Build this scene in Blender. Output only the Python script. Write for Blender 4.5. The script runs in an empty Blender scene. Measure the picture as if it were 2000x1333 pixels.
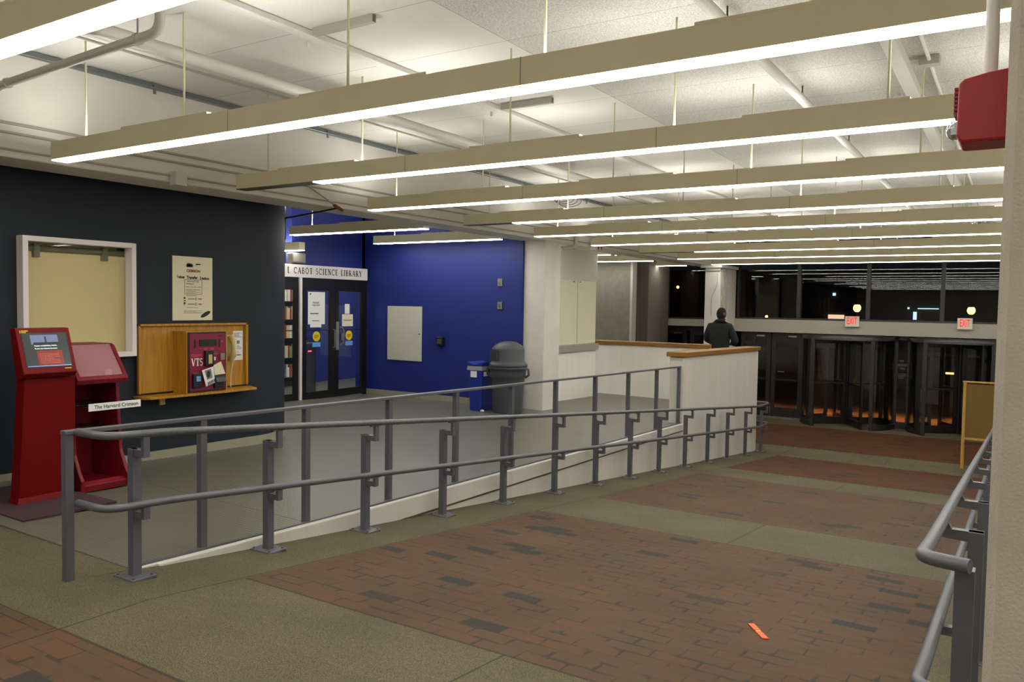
import bpy, bmesh, math, random
from mathutils import Vector, Matrix
random.seed(7)
sc = bpy.context.scene
col = sc.collection

# ------------------------------------------------------------------ camera, world, exposure
cam_d = bpy.data.cameras.new('camera'); cam = bpy.data.objects.new('camera', cam_d); col.objects.link(cam)
sc.camera = cam
cam_d.sensor_fit = 'HORIZONTAL'; cam_d.sensor_width = 36.0
cam_d.lens = 36.0 * 1549.857 / 2000.0
cam_d.clip_start = 0.05; cam_d.clip_end = 300
_yaw, _pitch, _roll = math.radians(32.365), math.radians(2.621), math.radians(0.906)
_f = Vector((-math.sin(_yaw)*math.cos(_pitch), math.cos(_yaw)*math.cos(_pitch), -math.sin(_pitch)))
_r0 = Vector((math.cos(_yaw), math.sin(_yaw), 0)); _u0 = _r0.cross(_f)
_r = _r0*math.cos(_roll) + _u0*math.sin(_roll); _u = -_r0*math.sin(_roll) + _u0*math.cos(_roll)
M3 = Matrix((_r, _u, -_f)).transposed()
cam.matrix_world = M3.to_4x4()

world = bpy.data.worlds.new('night'); sc.world = world; world.use_nodes = True
world.node_tree.nodes['Background'].inputs[0].default_value = (0.010, 0.011, 0.014, 1)
world.node_tree.nodes['Background'].inputs[1].default_value = 0.5
vs = sc.view_settings
vs.view_transform = 'Standard'; vs.look = 'None'; vs.gamma = 1.0; vs.use_curve_mapping = False
vs.exposure = 0.07
LENS_DOWN, LENS_UP = 18.0, 28.0            # strength of the fluorescent lenses
sc.cycles.use_denoising = True
sc.cycles.max_bounces = 8; sc.cycles.diffuse_bounces = 4; sc.cycles.glossy_bounces = 4
sc.cycles.transparent_max_bounces = 12; sc.cycles.sample_clamp_indirect = 4.0

# ------------------------------------------------------------------ helpers
def lin(c):
    c /= 255.0
    return c/12.92 if c <= 0.04045 else ((c+0.055)/1.055)**2.4
def RGB(r, g, b): return (lin(r), lin(g), lin(b), 1)

class NT:
    def __init__(s, m): s.t = m.node_tree; s.n = s.t.nodes; s.l = s.t.links
    def add(s, ty, **kw):
        n = s.n.new(ty)
        for k, v in kw.items():
            if k in n.inputs.keys(): n.inputs[k].default_value = v
            else: setattr(n, k, v)
        return n
    def link(s, a, b): s.l.new(a, b)

def mat(name, rgb, rough=0.6, metal=0.0, spec=0.4, noise=0.0, nscale=30.0, bump=0.0, bscale=200.0, emit=None, estr=0.0, stretch=None):
    m = bpy.data.materials.new(name); m.use_nodes = True
    k = NT(m); b = k.n['Principled BSDF']
    b.inputs['Base Color'].default_value = rgb; b.inputs['Roughness'].default_value = rough
    b.inputs['Metallic'].default_value = metal; b.inputs['Specular IOR Level'].default_value = spec
    tc = k.add('ShaderNodeTexCoord'); src = tc.outputs['Object']
    if stretch:
        mp = k.add('ShaderNodeMapping'); mp.inputs['Scale'].default_value = stretch
        k.link(src, mp.inputs['Vector']); src = mp.outputs['Vector']
    if noise > 0:
        n = k.add('ShaderNodeTexNoise'); n.inputs['Scale'].default_value = nscale; n.inputs['Detail'].default_value = 5
        k.link(src, n.inputs['Vector'])
        r = k.add('ShaderNodeMapRange'); r.inputs['From Min'].default_value = 0.3; r.inputs['From Max'].default_value = 0.7
        r.inputs['To Min'].default_value = 1-noise; r.inputs['To Max'].default_value = 1+noise
        k.link(n.outputs['Fac'], r.inputs['Value'])
        x = k.add('ShaderNodeVectorMath'); x.operation = 'SCALE'; x.inputs[0].default_value = rgb[:3]
        k.link(r.outputs['Result'], x.inputs['Scale']); k.link(x.outputs['Vector'], b.inputs['Base Color'])
    if bump > 0:
        n = k.add('ShaderNodeTexNoise'); n.inputs['Scale'].default_value = bscale; n.inputs['Detail'].default_value = 4
        k.link(src, n.inputs['Vector'])
        bp = k.add('ShaderNodeBump'); bp.inputs['Strength'].default_value = bump; bp.inputs['Distance'].default_value = 0.004
        k.link(n.outputs['Fac'], bp.inputs['Height']); k.link(bp.outputs['Normal'], b.inputs['Normal'])
    if emit:
        b.inputs['Emission Color'].default_value = emit; b.inputs['Emission Strength'].default_value = estr
    return m

def glass_mat(name, tint=(1, 1, 1, 1), ior=1.5, rough=0.0, boost=1.0):
    m = bpy.data.materials.new(name); m.use_nodes = True; k = NT(m)
    for n in list(k.n):
        if n.type != 'OUTPUT_MATERIAL': k.n.remove(n)
    out = [n for n in k.n][0]
    fr = k.add('ShaderNodeFresnel'); fr.inputs['IOR'].default_value = ior
    mu = k.add('ShaderNodeMath', operation='MULTIPLY'); mu.inputs[1].default_value = boost*1.8; mu.use_clamp = True
    ge = k.add('ShaderNodeNewGeometry'); inv = k.add('ShaderNodeMath', operation='SUBTRACT'); inv.inputs[0].default_value = 1.0; k.link(ge.outputs['Backfacing'], inv.inputs[1])
    fm = k.add('ShaderNodeMath', operation='MULTIPLY')
    t = k.add('ShaderNodeBsdfTransparent'); t.inputs[0].default_value = tint
    g = k.add('ShaderNodeBsdfGlossy'); g.inputs['Roughness'].default_value = rough
    mx = k.add('ShaderNodeMixShader')
    k.link(fr.outputs[0], mu.inputs[0]); k.link(mu.outputs[0], fm.inputs[0]); k.link(inv.outputs[0], fm.inputs[1]); k.link(fm.outputs[0], mx.inputs[0]); k.link(t.outputs[0], mx.inputs[1]); k.link(g.outputs[0], mx.inputs[2])
    k.link(mx.outputs[0], out.inputs[0])
    return m

def emis(name, rgb, s):
    m = bpy.data.materials.new(name); m.use_nodes = True
    b = m.node_tree.nodes['Principled BSDF']
    b.inputs['Base Color'].default_value = (0.6, 0.6, 0.58, 1)
    b.inputs['Emission Color'].default_value = rgb; b.inputs['Emission Strength'].default_value = s
    return m

class MB:
    """collects shapes and links them as one mesh object"""
    def __init__(s): s.v = []; s.f = []; s.sm = []
    def raw(s, vs_, fs, smooth=False):
        o = len(s.v); s.v += [Vector(p) for p in vs_]
        for f in fs: s.f.append([i+o for i in f]); s.sm.append(smooth)
        return s
    def box(s, x0, x1, y0, y1, z0, z1):
        x0, x1 = sorted((x0, x1)); y0, y1 = sorted((y0, y1)); z0, z1 = sorted((z0, z1))
        return s.raw([(x0,y0,z0),(x1,y0,z0),(x1,y1,z0),(x0,y1,z0),(x0,y0,z1),(x1,y0,z1),(x1,y1,z1),(x0,y1,z1)],
                     [(0,3,2,1),(4,5,6,7),(0,1,5,4),(1,2,6,5),(2,3,7,6),(3,0,4,7)])
    def hexa(s, b, t):
        """b, t: four corners of bottom and top (counter-clockwise from above)"""
        return s.raw(list(b)+list(t), [(0,3,2,1),(4,5,6,7),(0,1,5,4),(1,2,6,5),(2,3,7,6),(3,0,4,7)])
    def prism(s, pts, ax, a, b):
        """extrude the 2-D polygon pts along axis ax from a to b"""
        def P(p, w):
            return {'x': (w, p[0], p[1]), 'y': (p[0], w, p[1]), 'z': (p[0], p[1], w)}[ax]
        n = len(pts); v = [P(p, a) for p in pts] + [P(p, b) for p in pts]
        f = [tuple(range(n-1, -1, -1)), tuple(range(n, 2*n))] + [(i, (i+1) % n, n+(i+1) % n, n+i) for i in range(n)]
        return s.raw(v, f)
    def tube(s, pts, r, n=12, closed=False, caps=True, flat=None):
        pts = [Vector(p) for p in pts]; rings = []
        rr = r if isinstance(r, (list, tuple)) else [r]*len(pts)
        prev = None
        for i, p in enumerate(pts):
            a = pts[i-1] if i else p; b = pts[i+1] if i < len(pts)-1 else p
            d = (b-a).normalized() if (b-a).length > 0 else Vector((0,0,1))
            if prev is None:
                h = Vector((0,0,1)) if abs(d.z) < 0.9 else Vector((1,0,0))
                u = d.cross(h).normalized()
            else:
                u = (prev - d*prev.dot(d)).normalized()
            prev = u; w = d.cross(u)
            rings.append([p + (u*math.cos(t) + w*math.sin(t))*rr[i] for t in [2*math.pi*k/n for k in range(n)]])
        v = [q for ring in rings for q in ring]; f = []
        for i in range(len(pts)-1):
            for k in range(n):
                f.append((i*n+k, i*n+(k+1) % n, (i+1)*n+(k+1) % n, (i+1)*n+k))
        s.raw(v, f, True)
        if caps:
            s.raw(rings[0], [tuple(range(n-1, -1, -1))]); s.raw(rings[-1], [tuple(range(n))])
        return s
    def cyl(s, a, b, r, n=16): return s.tube([a, b], r, n)
    def lathe(s, prof, c, n=28, sx=1, sy=1, cap=True):
        v = []; f = []
        for (r, z) in prof:
            for k in range(n):
                t = 2*math.pi*k/n; v.append((c[0]+r*math.cos(t)*sx, c[1]+r*math.sin(t)*sy, c[2]+z))
        m = len(prof)
        for i in range(m-1):
            for k in range(n): f.append((i*n+k, i*n+(k+1) % n, (i+1)*n+(k+1) % n, (i+1)*n+k))
        s.raw(v, f, True)
        if cap:
            s.raw(v[:n], [tuple(range(n-1, -1, -1))]); s.raw(v[-n:], [tuple(range(n))])
        return s
    def sphere(s, c, r, n=16, m=10, sx=1, sy=1, sz=1):
        v = [(c[0], c[1], c[2]-r*sz)]; f = []
        for i in range(1, m):
            a = -math.pi/2 + math.pi*i/m
            for k in range(n):
                t = 2*math.pi*k/n; v.append((c[0]+r*sx*math.cos(a)*math.cos(t), c[1]+r*sy*math.cos(a)*math.sin(t), c[2]+r*sz*math.sin(a)))
        v.append((c[0], c[1], c[2]+r*sz)); last = len(v)-1
        for k in range(n):
            f.append((0, 1+(k+1) % n, 1+k)); f.append((last, 1+(m-2)*n+k, 1+(m-2)*n+(k+1) % n))
        for i in range(m-2):
            for k in range(n): f.append((1+i*n+k, 1+i*n+(k+1) % n, 1+(i+1)*n+(k+1) % n, 1+(i+1)*n+k))
        return s.raw(v, f, True)
    def build(s, name, m, parent=None, bevel=0.0, org=None, seg=2):
        me = bpy.data.meshes.new(name)
        o = bpy.data.objects.new(name, me); col.objects.link(o)
        off = Vector((0, 0, 0))
        q_ = parent
        while q_ is not None: off = off + q_.location; q_ = q_.parent
        if org is not None and parent is None: off = Vector(org); o.location = off
        me.from_pydata([tuple(p-off) for p in s.v], [], s.f); me.validate(); me.update()
        me.polygons.foreach_set('use_smooth', s.sm[:len(me.polygons)] if len(s.sm) >= len(me.polygons) else [False]*len(me.polygons))
        ms = m if isinstance(m, list) else [m]
        for q in ms: me.materials.append(q)
        if parent is not None: o.parent = parent
        if bevel > 0:
            bm = bmesh.new(); bm.from_mesh(me)
            bmesh.ops.remove_doubles(bm, verts=bm.verts, dist=1e-6)
            bmesh.ops.recalc_face_normals(bm, faces=bm.faces)
            bm.to_mesh(me); bm.free()
            bv = o.modifiers.new('bevel', 'BEVEL'); bv.width = bevel; bv.segments = seg; bv.limit_method = 'ANGLE'; bv.angle_limit = math.radians(40)
        return o

def tag(o, label, cat, group=None, kind=None):
    if label: o['label'] = label
    if cat: o['category'] = cat
    if group: o['group'] = group
    if kind: o['kind'] = kind
    return o
def thing(name, label, cat, loc, group=None):
    o = bpy.data.objects.new(name, None); col.objects.link(o); o.location = loc; o.empty_display_size = 0.1
    o.matrix_world = Matrix.Translation(loc)
    return tag(o, label, cat, group)
def struct(name, mb, m, label=None, parent=None, bevel=0.0):
    o = mb.build(name, m, parent, bevel)
    if parent is None:
        o['kind'] = 'structure'
        if label: o['label'] = label
    return o
def bend(pts, r=0.08, n=6):
    """round the corners of a polyline"""
    pts = [Vector(p) for p in pts]; out = [pts[0]]
    for i in range(1, len(pts)-1):
        a, b, c = pts[i-1], pts[i], pts[i+1]
        d1 = (a-b); d2 = (c-b); q = min(r, d1.length*0.49, d2.length*0.49)
        p1 = b + d1.normalized()*q; p2 = b + d2.normalized()*q
        for k in range(n+1):
            t = k/n; out.append(p1*(1-t)**2 + b*2*t*(1-t) + p2*t*t)
    out.append(pts[-1]); return out

# ---- lettering
def place(pts2, o, u, v, n, lift): return [Vector(o) + Vector(u)*p[0] + Vector(v)*p[1] + Vector(n)*lift for p in pts2]
_dg = None
def font_mesh(text, bold=0.0):
    cu = bpy.data.curves.new('t', 'FONT'); cu.body = text; cu.size = 1; cu.offset = bold; cu.resolution_u = 3
    ob = bpy.data.objects.new('t', cu); col.objects.link(ob)
    bpy.context.view_layer.update()
    me = bpy.data.meshes.new_from_object(ob.evaluated_get(bpy.context.evaluated_depsgraph_get()))
    vs_ = [(w.co.x, w.co.y) for w in me.vertices]; fs = [tuple(p.vertices) for p in me.polygons]
    bpy.data.objects.remove(ob); bpy.data.curves.remove(cu); bpy.data.meshes.remove(me)
    return vs_, fs
def text_into(mb, text, o, u, v, n, w, h, lift=0.002, bold=0.01):
    """the words fill the rectangle w x h whose lower left corner is o"""
    vs_, fs = font_mesh(text, bold)
    x0 = min(p[0] for p in vs_); x1 = max(p[0] for p in vs_); y0 = min(p[1] for p in vs_); y1 = max(p[1] for p in vs_)
    q = [((p[0]-x0)/(x1-x0)*w, (p[1]-y0)/(y1-y0)*h) for p in vs_]
    mb.raw(place(q, o, u, v, n, lift), fs)
def rect_into(mb, x0, x1, y0, y1, o, u, v, n, lift=0.002):
    mb.raw(place([(x0,y0),(x1,y0),(x1,y1),(x0,y1)], o, u, v, n, lift), [(0,1,2,3)])
def lines_into(mb, x0, x1, y0, y1, rows, o, u, v, n, lift=0.002, fill=0.45, seed=1):
    """rows of tiny print, too small to read"""
    rd = random.Random(seed); dy = (y1-y0)/rows
    for i in range(rows):
        x = x0; yy = y1-(i+1)*dy; end = x1-(x1-x0)*rd.choice((0, 0.05, 0.1, 0.35))
        while x < end:
            L = (x1-x0)*rd.uniform(0.05, 0.14); rect_into(mb, x, min(x+L, end), yy, yy+dy*fill, o, u, v, n, lift); x += L+(x1-x0)*0.02
T_, t_ = 0.21, 0.095
def arc(cx, cy, rx, ry, a0, a1, n=12): return [(cx+rx*math.cos(math.radians(a0+(a1-a0)*i/n)), cy+ry*math.sin(math.radians(a0+(a1-a0)*i/n))) for i in range(n+1)]
def sf(x, y, w=0.2): return ([(x-w/2, y), (x+w/2, y)], t_)
GL = {
 'A': (0.85, [([(0.1,0),(0.42,1)], t_), ([(0.42,1),(0.75,0)], T_), ([(0.22,0.36),(0.62,0.36)], t_), sf(0.1,0.03), sf(0.75,0.03)]),
 'B': (0.7, [([(0.17,0),(0.17,1)], T_), ([(0.05,0.965),(0.35,0.965)]+arc(0.36,0.74,0.2,0.225,90,-90), 0.11), ([(0.17,0.515),(0.38,0.515)]+arc(0.38,0.275,0.24,0.24,90,-90)+[(0.05,0.035)], 0.11)]),
 'C': (0.8, [(arc(0.42,0.5,0.34,0.46,45,315,18), 0.13), ([(0.7,0.98),(0.7,0.7)], t_)]),
 'E': (0.65, [([(0.17,0),(0.17,1)], T_), ([(0.05,0.965),(0.56,0.965),(0.58,0.8)], t_), ([(0.17,0.5),(0.45,0.5)], t_), ([(0.05,0.035),(0.58,0.035),(0.61,0.22)], t_)]),
 'I': (0.38, [([(0.19,0),(0.19,1)], T_), sf(0.19,0.03,0.34), sf(0.19,0.97,0.34)]),
 'L': (0.62, [([(0.17,0),(0.17,1)], T_), sf(0.17,0.97,0.32), ([(0.05,0.035),(0.54,0.035),(0.58,0.25)], t_)]),
 'N': (0.85, [([(0.14,0),(0.14,1)], t_), ([(0.14,1),(0.72,0)], T_), ([(0.72,0),(0.72,1)], t_), sf(0.14,0.03), sf(0.1,0.97), sf(0.72,0.97)]),
 'O': (0.85, [(arc(0.42,0.5,0.34,0.46,0,360,24), 0.13)]),
 'R': (0.78, [([(0.17,0),(0.17,1)], T_), ([(0.05,0.965),(0.35,0.965)]+arc(0.36,0.73,0.2,0.235,90,-90)+[(0.17,0.495)], 0.1), ([(0.38,0.5),(0.68,0.02)], T_), sf(0.17,0.03,0.3), sf(0.7,0.03,0.16)]),
 'S': (0.62, [(arc(0.3,0.73,0.2,0.23,30,270,12)+arc(0.3,0.27,0.22,0.23,90,-150,12), 0.12)]),
 'T': (0.75, [([(0.37,0),(0.37,1)], T_), ([(0.05,0.78),(0.07,0.965),(0.67,0.965),(0.69,0.78)], t_), sf(0.37,0.03,0.32)]),
 'V': (0.8, [([(0.1,1),(0.4,0)], T_), ([(0.4,0),(0.7,1)], t_), sf(0.1,0.97), sf(0.7,0.97)]),
 'Y': (0.78, [([(0.1,1),(0.38,0.48)], T_), ([(0.38,0.48),(0.66,1)], t_), ([(0.38,0.5),(0.38,0)], T_), sf(0.1,0.97), sf(0.66,0.97), sf(0.38,0.03,0.32)]),
 ' ': (0.5, [])}
def serif_into(mb, text, o, u, v, n, w, h, lift=0.003, gap=0.12):
    x = 0; items = []
    for ch in text:
        adv, st = GL[ch]
        for pts, wd in st: items.append(([(p[0]+x, p[1]) for p in pts], wd))
        x += adv+gap
    x -= gap; sx = w/x; k = 0
    for pts, wd in items:
        k += 1
        L = []; R_ = []
        for i, p in enumerate(pts):
            a = pts[max(i-1, 0)]; b = pts[min(i+1, len(pts)-1)]
            dx, dy = b[0]-a[0], b[1]-a[1]; d = math.hypot(dx, dy) or 1
            nx, ny = -dy/d*wd/2, dx/d*wd/2
            L.append(((p[0]+nx)*sx, (p[1]+ny)*h)); R_.append(((p[0]-nx)*sx, (p[1]-ny)*h))
        m = len(pts); q = place(L+R_, o, u, v, n, lift + 0.00003*k)
        mb.raw(q, [(i, i+m, i+m+1, i+1) for i in range(m-1)])
UX = ((0,1,0), (0,0,1), (1,0,0))      # on a wall that faces +x: right, up, out
UY = ((1,0,0), (0,0,1), (0,-1,0))     # on a wall that faces the camera side (-y)

# ------------------------------------------------------------------ materials
def floor_mat():
    m = bpy.data.materials.new('paving'); m.use_nodes = True; k = NT(m); b = k.n['Principled BSDF']
    b.inputs['Roughness'].default_value = 0.7; b.inputs['Specular IOR Level'].default_value = 0.12
    tc = k.add('ShaderNodeTexCoord'); sep = k.add('ShaderNodeSeparateXYZ'); k.link(tc.outputs['Object'], sep.inputs[0])
    def M(op, a, bb=None, c=None):
        n = k.add('ShaderNodeMath', operation=op)
        for i, q in enumerate((a, bb, c)):
            if q is None: continue
            if isinstance(q, (int, float)): n.inputs[i].default_value = q
            else: k.link(q, n.inputs[i])
        return n.outputs[0]
    X, Y = sep.outputs[0], sep.outputs[1]
    # brick fields: intervals in y, between two x
    fields = [(-8.0, 1.965), (3.02, 6.38), (7.6, 10.95), (12.1, 15.35), (16.75, 19.85)]
    acc = None
    for a, c in fields:
        g = M('MULTIPLY', M('GREATER_THAN', Y, a), M('LESS_THAN', Y, c)); acc = g if acc is None else M('MAXIMUM', acc, g)
    left = M('MAXIMUM', M('GREATER_THAN', X, -3.72), M('LESS_THAN', Y, 1.965))
    left = M('MAXIMUM', left, M('MULTIPLY', M('GREATER_THAN', Y, 16.5), M('GREATER_THAN', X, -9.0)))
    field = M('MULTIPLY', M('MULTIPLY', acc, left), M('LESS_THAN', X, -0.33))
    br = k.add('ShaderNodeTexBrick'); k.link(tc.outputs['Object'], br.inputs['Vector'])
    br.offset = 0.5
    for nm, v in (('Scale', 1.0), ('Brick Width', 0.235), ('Row Height', 0.112), ('Mortar Size', 0.0048), ('Mortar Smooth', 0.3), ('Bias', 0.0)):
        br.inputs[nm].default_value = v
    br.inputs['Color1'].default_value = (0, 0, 0, 1); br.inputs['Color2'].default_value = (1, 1, 1, 1); br.inputs['Mortar'].default_value = (0.5, 0.5, 0.5, 1)
    cr = k.add('ShaderNodeValToRGB'); k.link(br.outputs['Color'], cr.inputs[0]); e = cr.color_ramp.elements
    e[0].position = 0.0; e[0].color = RGB(50, 49, 46); e[1].position = 1.0; e[1].color = RGB(82, 62, 46)
    for p, c in ((0.035, (52, 51, 47)), (0.045, (80, 62, 46)), (0.35, (82, 64, 48)), (0.6, (87, 62, 45)), (0.85, (78, 64, 48))):
        q = e.new(p); q.color = RGB(*c)
    # cloudy stains
    n1 = k.add('ShaderNodeTexNoise'); n1.inputs['Scale'].default_value = 1.3; n1.inputs['Detail'].default_value = 6; k.link(tc.outputs['Object'], n1.inputs['Vector'])
    n2 = k.add('ShaderNodeTexNoise'); n2.inputs['Scale'].default_value = 200; n2.inputs['Detail'].default_value = 3; k.link(tc.outputs['Object'], n2.inputs['Vector'])
    n3 = k.add('ShaderNodeTexNoise'); n3.inputs['Scale'].default_value = 4.2; n3.inputs['Detail'].default_value = 3; k.link(tc.outputs['Object'], n3.inputs['Vector'])
    # joints: partly dirty, partly hardly seen
    jr = k.add('ShaderNodeMapRange'); jr.inputs['From Min'].default_value = 0.42; jr.inputs['From Max'].default_value = 0.6; jr.inputs['To Min'].default_value = 0.15; jr.inputs['To Max'].default_value = 0.8
    k.link(n3.outputs['Fac'], jr.inputs['Value'])
    jf = M('MULTIPLY', br.outputs['Fac'], jr.outputs['Result'])
    mixj = k.add('ShaderNodeMix', data_type='RGBA'); k.link(jf, mixj.inputs['Factor']); k.link(cr.outputs['Color'], mixj.inputs['A']); mixj.inputs['B'].default_value = RGB(44, 43, 39)
    # concrete with aggregate
    # smudged joints in patches
    b2 = k.add('ShaderNodeTexBrick'); b2.offset = 0.5
    wob = k.add('ShaderNodeTexNoise'); wob.inputs['Scale'].default_value = 22; k.link(tc.outputs['Object'], wob.inputs['Vector'])
    wv = k.add('ShaderNodeVectorMath', operation='MULTIPLY_ADD'); k.link(wob.outputs['Color'], wv.inputs[0]); wv.inputs[1].default_value = (0.016, 0.016, 0); k.link(tc.outputs['Object'], wv.inputs[2])
    k.link(wv.outputs['Vector'], b2.inputs['Vector'])
    for nm, v in (('Scale', 1.0), ('Brick Width', 0.235), ('Row Height', 0.112), ('Mortar Size', 0.013), ('Mortar Smooth', 0.55)): b2.inputs[nm].default_value = v
    n4 = k.add('ShaderNodeTexNoise'); n4.inputs['Scale'].default_value = 5.5; n4.inputs['Detail'].default_value = 2; k.link(tc.outputs['Object'], n4.inputs['Vector'])
    m4 = k.add('ShaderNodeMapRange'); m4.inputs['From Min'].default_value = 0.52; m4.inputs['From Max'].default_value = 0.60; m4.inputs['To Min'].default_value = 0.0; m4.inputs['To Max'].default_value = 0.75; k.link(n4.outputs['Fac'], m4.inputs['Value'])
    mixs = k.add('ShaderNodeMix', data_type='RGBA'); k.link(M('MULTIPLY', b2.outputs['Fac'], m4.outputs['Result']), mixs.inputs['Factor']); k.link(mixj.outputs['Result'], mixs.inputs['A']); mixs.inputs['B'].default_value = RGB(50, 48, 44)
    mixj = mixs
    cc = k.add('ShaderNodeValToRGB'); k.link(n2.outputs['Fac'], cc.inputs[0]); e = cc.color_ramp.elements
    e[0].position = 0.36; e[0].color = RGB(58, 54, 39); e[1].position = 0.64; e[1].color = RGB(106, 98, 76)
    # concrete joints (thin dark lines)
    def lineY(y, w=0.006): return M('LESS_THAN', M('ABSOLUTE', M('SUBTRACT', Y, y)), w)
    def lineX(x, w=0.006): return M('LESS_THAN', M('ABSOLUTE', M('SUBTRACT', X, x)), w)
    jl = lineX(-3.735, 0.007)
    jl = M('MAXIMUM', jl, M('MULTIPLY', M('MULTIPLY', lineX(-1.93), M('SUBTRACT', 1.0, field)), M('GREATER_THAN', Y, 1.5)))
    jl = M('MAXIMUM', jl, lineX(-0.335, 0.009))
    jc = None
    for a, c in fields:
        for y in (a, c):
            q = lineY(y, 0.008); jc = q if jc is None else M('MAXIMUM', jc, q)
    jc = M('MULTIPLY', jc, M('MULTIPLY', left, M('LESS_THAN', X, -0.33)))
    jl = M('MAXIMUM', jl, jc)
    far = k.add('ShaderNodeMix', data_type='RGBA'); k.link(M('GREATER_THAN', Y, 12.0), far.inputs['Factor']); k.link(mixj.outputs['Result'], far.inputs['A'])
    red = k.add('ShaderNodeMix', data_type='RGBA'); red.blend_type = 'MULTIPLY'; red.inputs['Factor'].default_value = 1.0; k.link(mixj.outputs['Result'], red.inputs['A']); red.inputs['B'].default_value = (0.92, 0.62, 0.5, 1); k.link(red.outputs['Result'], far.inputs['B'])
    mixc = k.add('ShaderNodeMix', data_type='RGBA'); k.link(field, mixc.inputs['Factor']); k.link(cc.outputs['Color'], mixc.inputs['A']); k.link(far.outputs['Result'], mixc.inputs['B'])
    mixd = k.add('ShaderNodeMix', data_type='RGBA'); k.link(M('MULTIPLY', jl, 0.75), mixd.inputs['Factor']); k.link(mixc.outputs['Result'], mixd.inputs['A']); mixd.inputs['B'].default_value = RGB(48, 45, 38)
    st = k.add('ShaderNodeMapRange'); st.inputs['From Min'].default_value = 0.3; st.inputs['From Max'].default_value = 0.75; st.inputs['To Min'].default_value = 0.82; st.inputs['To Max'].default_value = 1.12
    k.link(n1.outputs['Fac'], st.inputs['Value'])
    sca = k.add('ShaderNodeVectorMath', operation='SCALE'); k.link(mixd.outputs['Result'], sca.inputs[0]); k.link(st.outputs['Result'], sca.inputs['Scale'])
    k.link(sca.outputs['Vector'], b.inputs['Base Color'])
    bp = k.add('ShaderNodeBump'); bp.inputs['Strength'].default_value = 0.35; bp.inputs['Distance'].default_value = 0.004
    h = M('SUBTRACT', M('MULTIPLY', n2.outputs['Fac'], 0.4), M('MULTIPLY', M('MULTIPLY', br.outputs['Fac'], field), 1.0))
    k.link(h, bp.inputs['Height']); k.link(bp.outputs['Normal'], b.inputs['Normal'])
    return m

def rubber_mat():
    m = mat('studded_rubber', RGB(92, 91, 80), 0.36, spec=0.5, noise=0.07, nscale=3)
    k = NT(m); b = k.n['Principled BSDF']
    tc = k.add('ShaderNodeTexCoord'); vo = k.add('ShaderNodeTexVoronoi'); vo.inputs['Scale'].default_value = 26; vo.inputs['Randomness'].default_value = 0.0
    k.link(tc.outputs['Object'], vo.inputs['Vector'])
    mr = k.add('ShaderNodeMapRange'); mr.inputs['From Min'].default_value = 0.25; mr.inputs['From Max'].default_value = 0.4; mr.inputs['To Min'].default_value = 1; mr.inputs['To Max'].default_value = 0
    k.link(vo.outputs['Distance'], mr.inputs['Value'])
    bp = k.add('ShaderNodeBump'); bp.inputs['Strength'].default_value = 0.5; bp.inputs['Distance'].default_value = 0.003
    k.link(mr.outputs['Result'], bp.inputs['Height']); k.link(bp.outputs['Normal'], b.inputs['Normal'])
    return m

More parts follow.
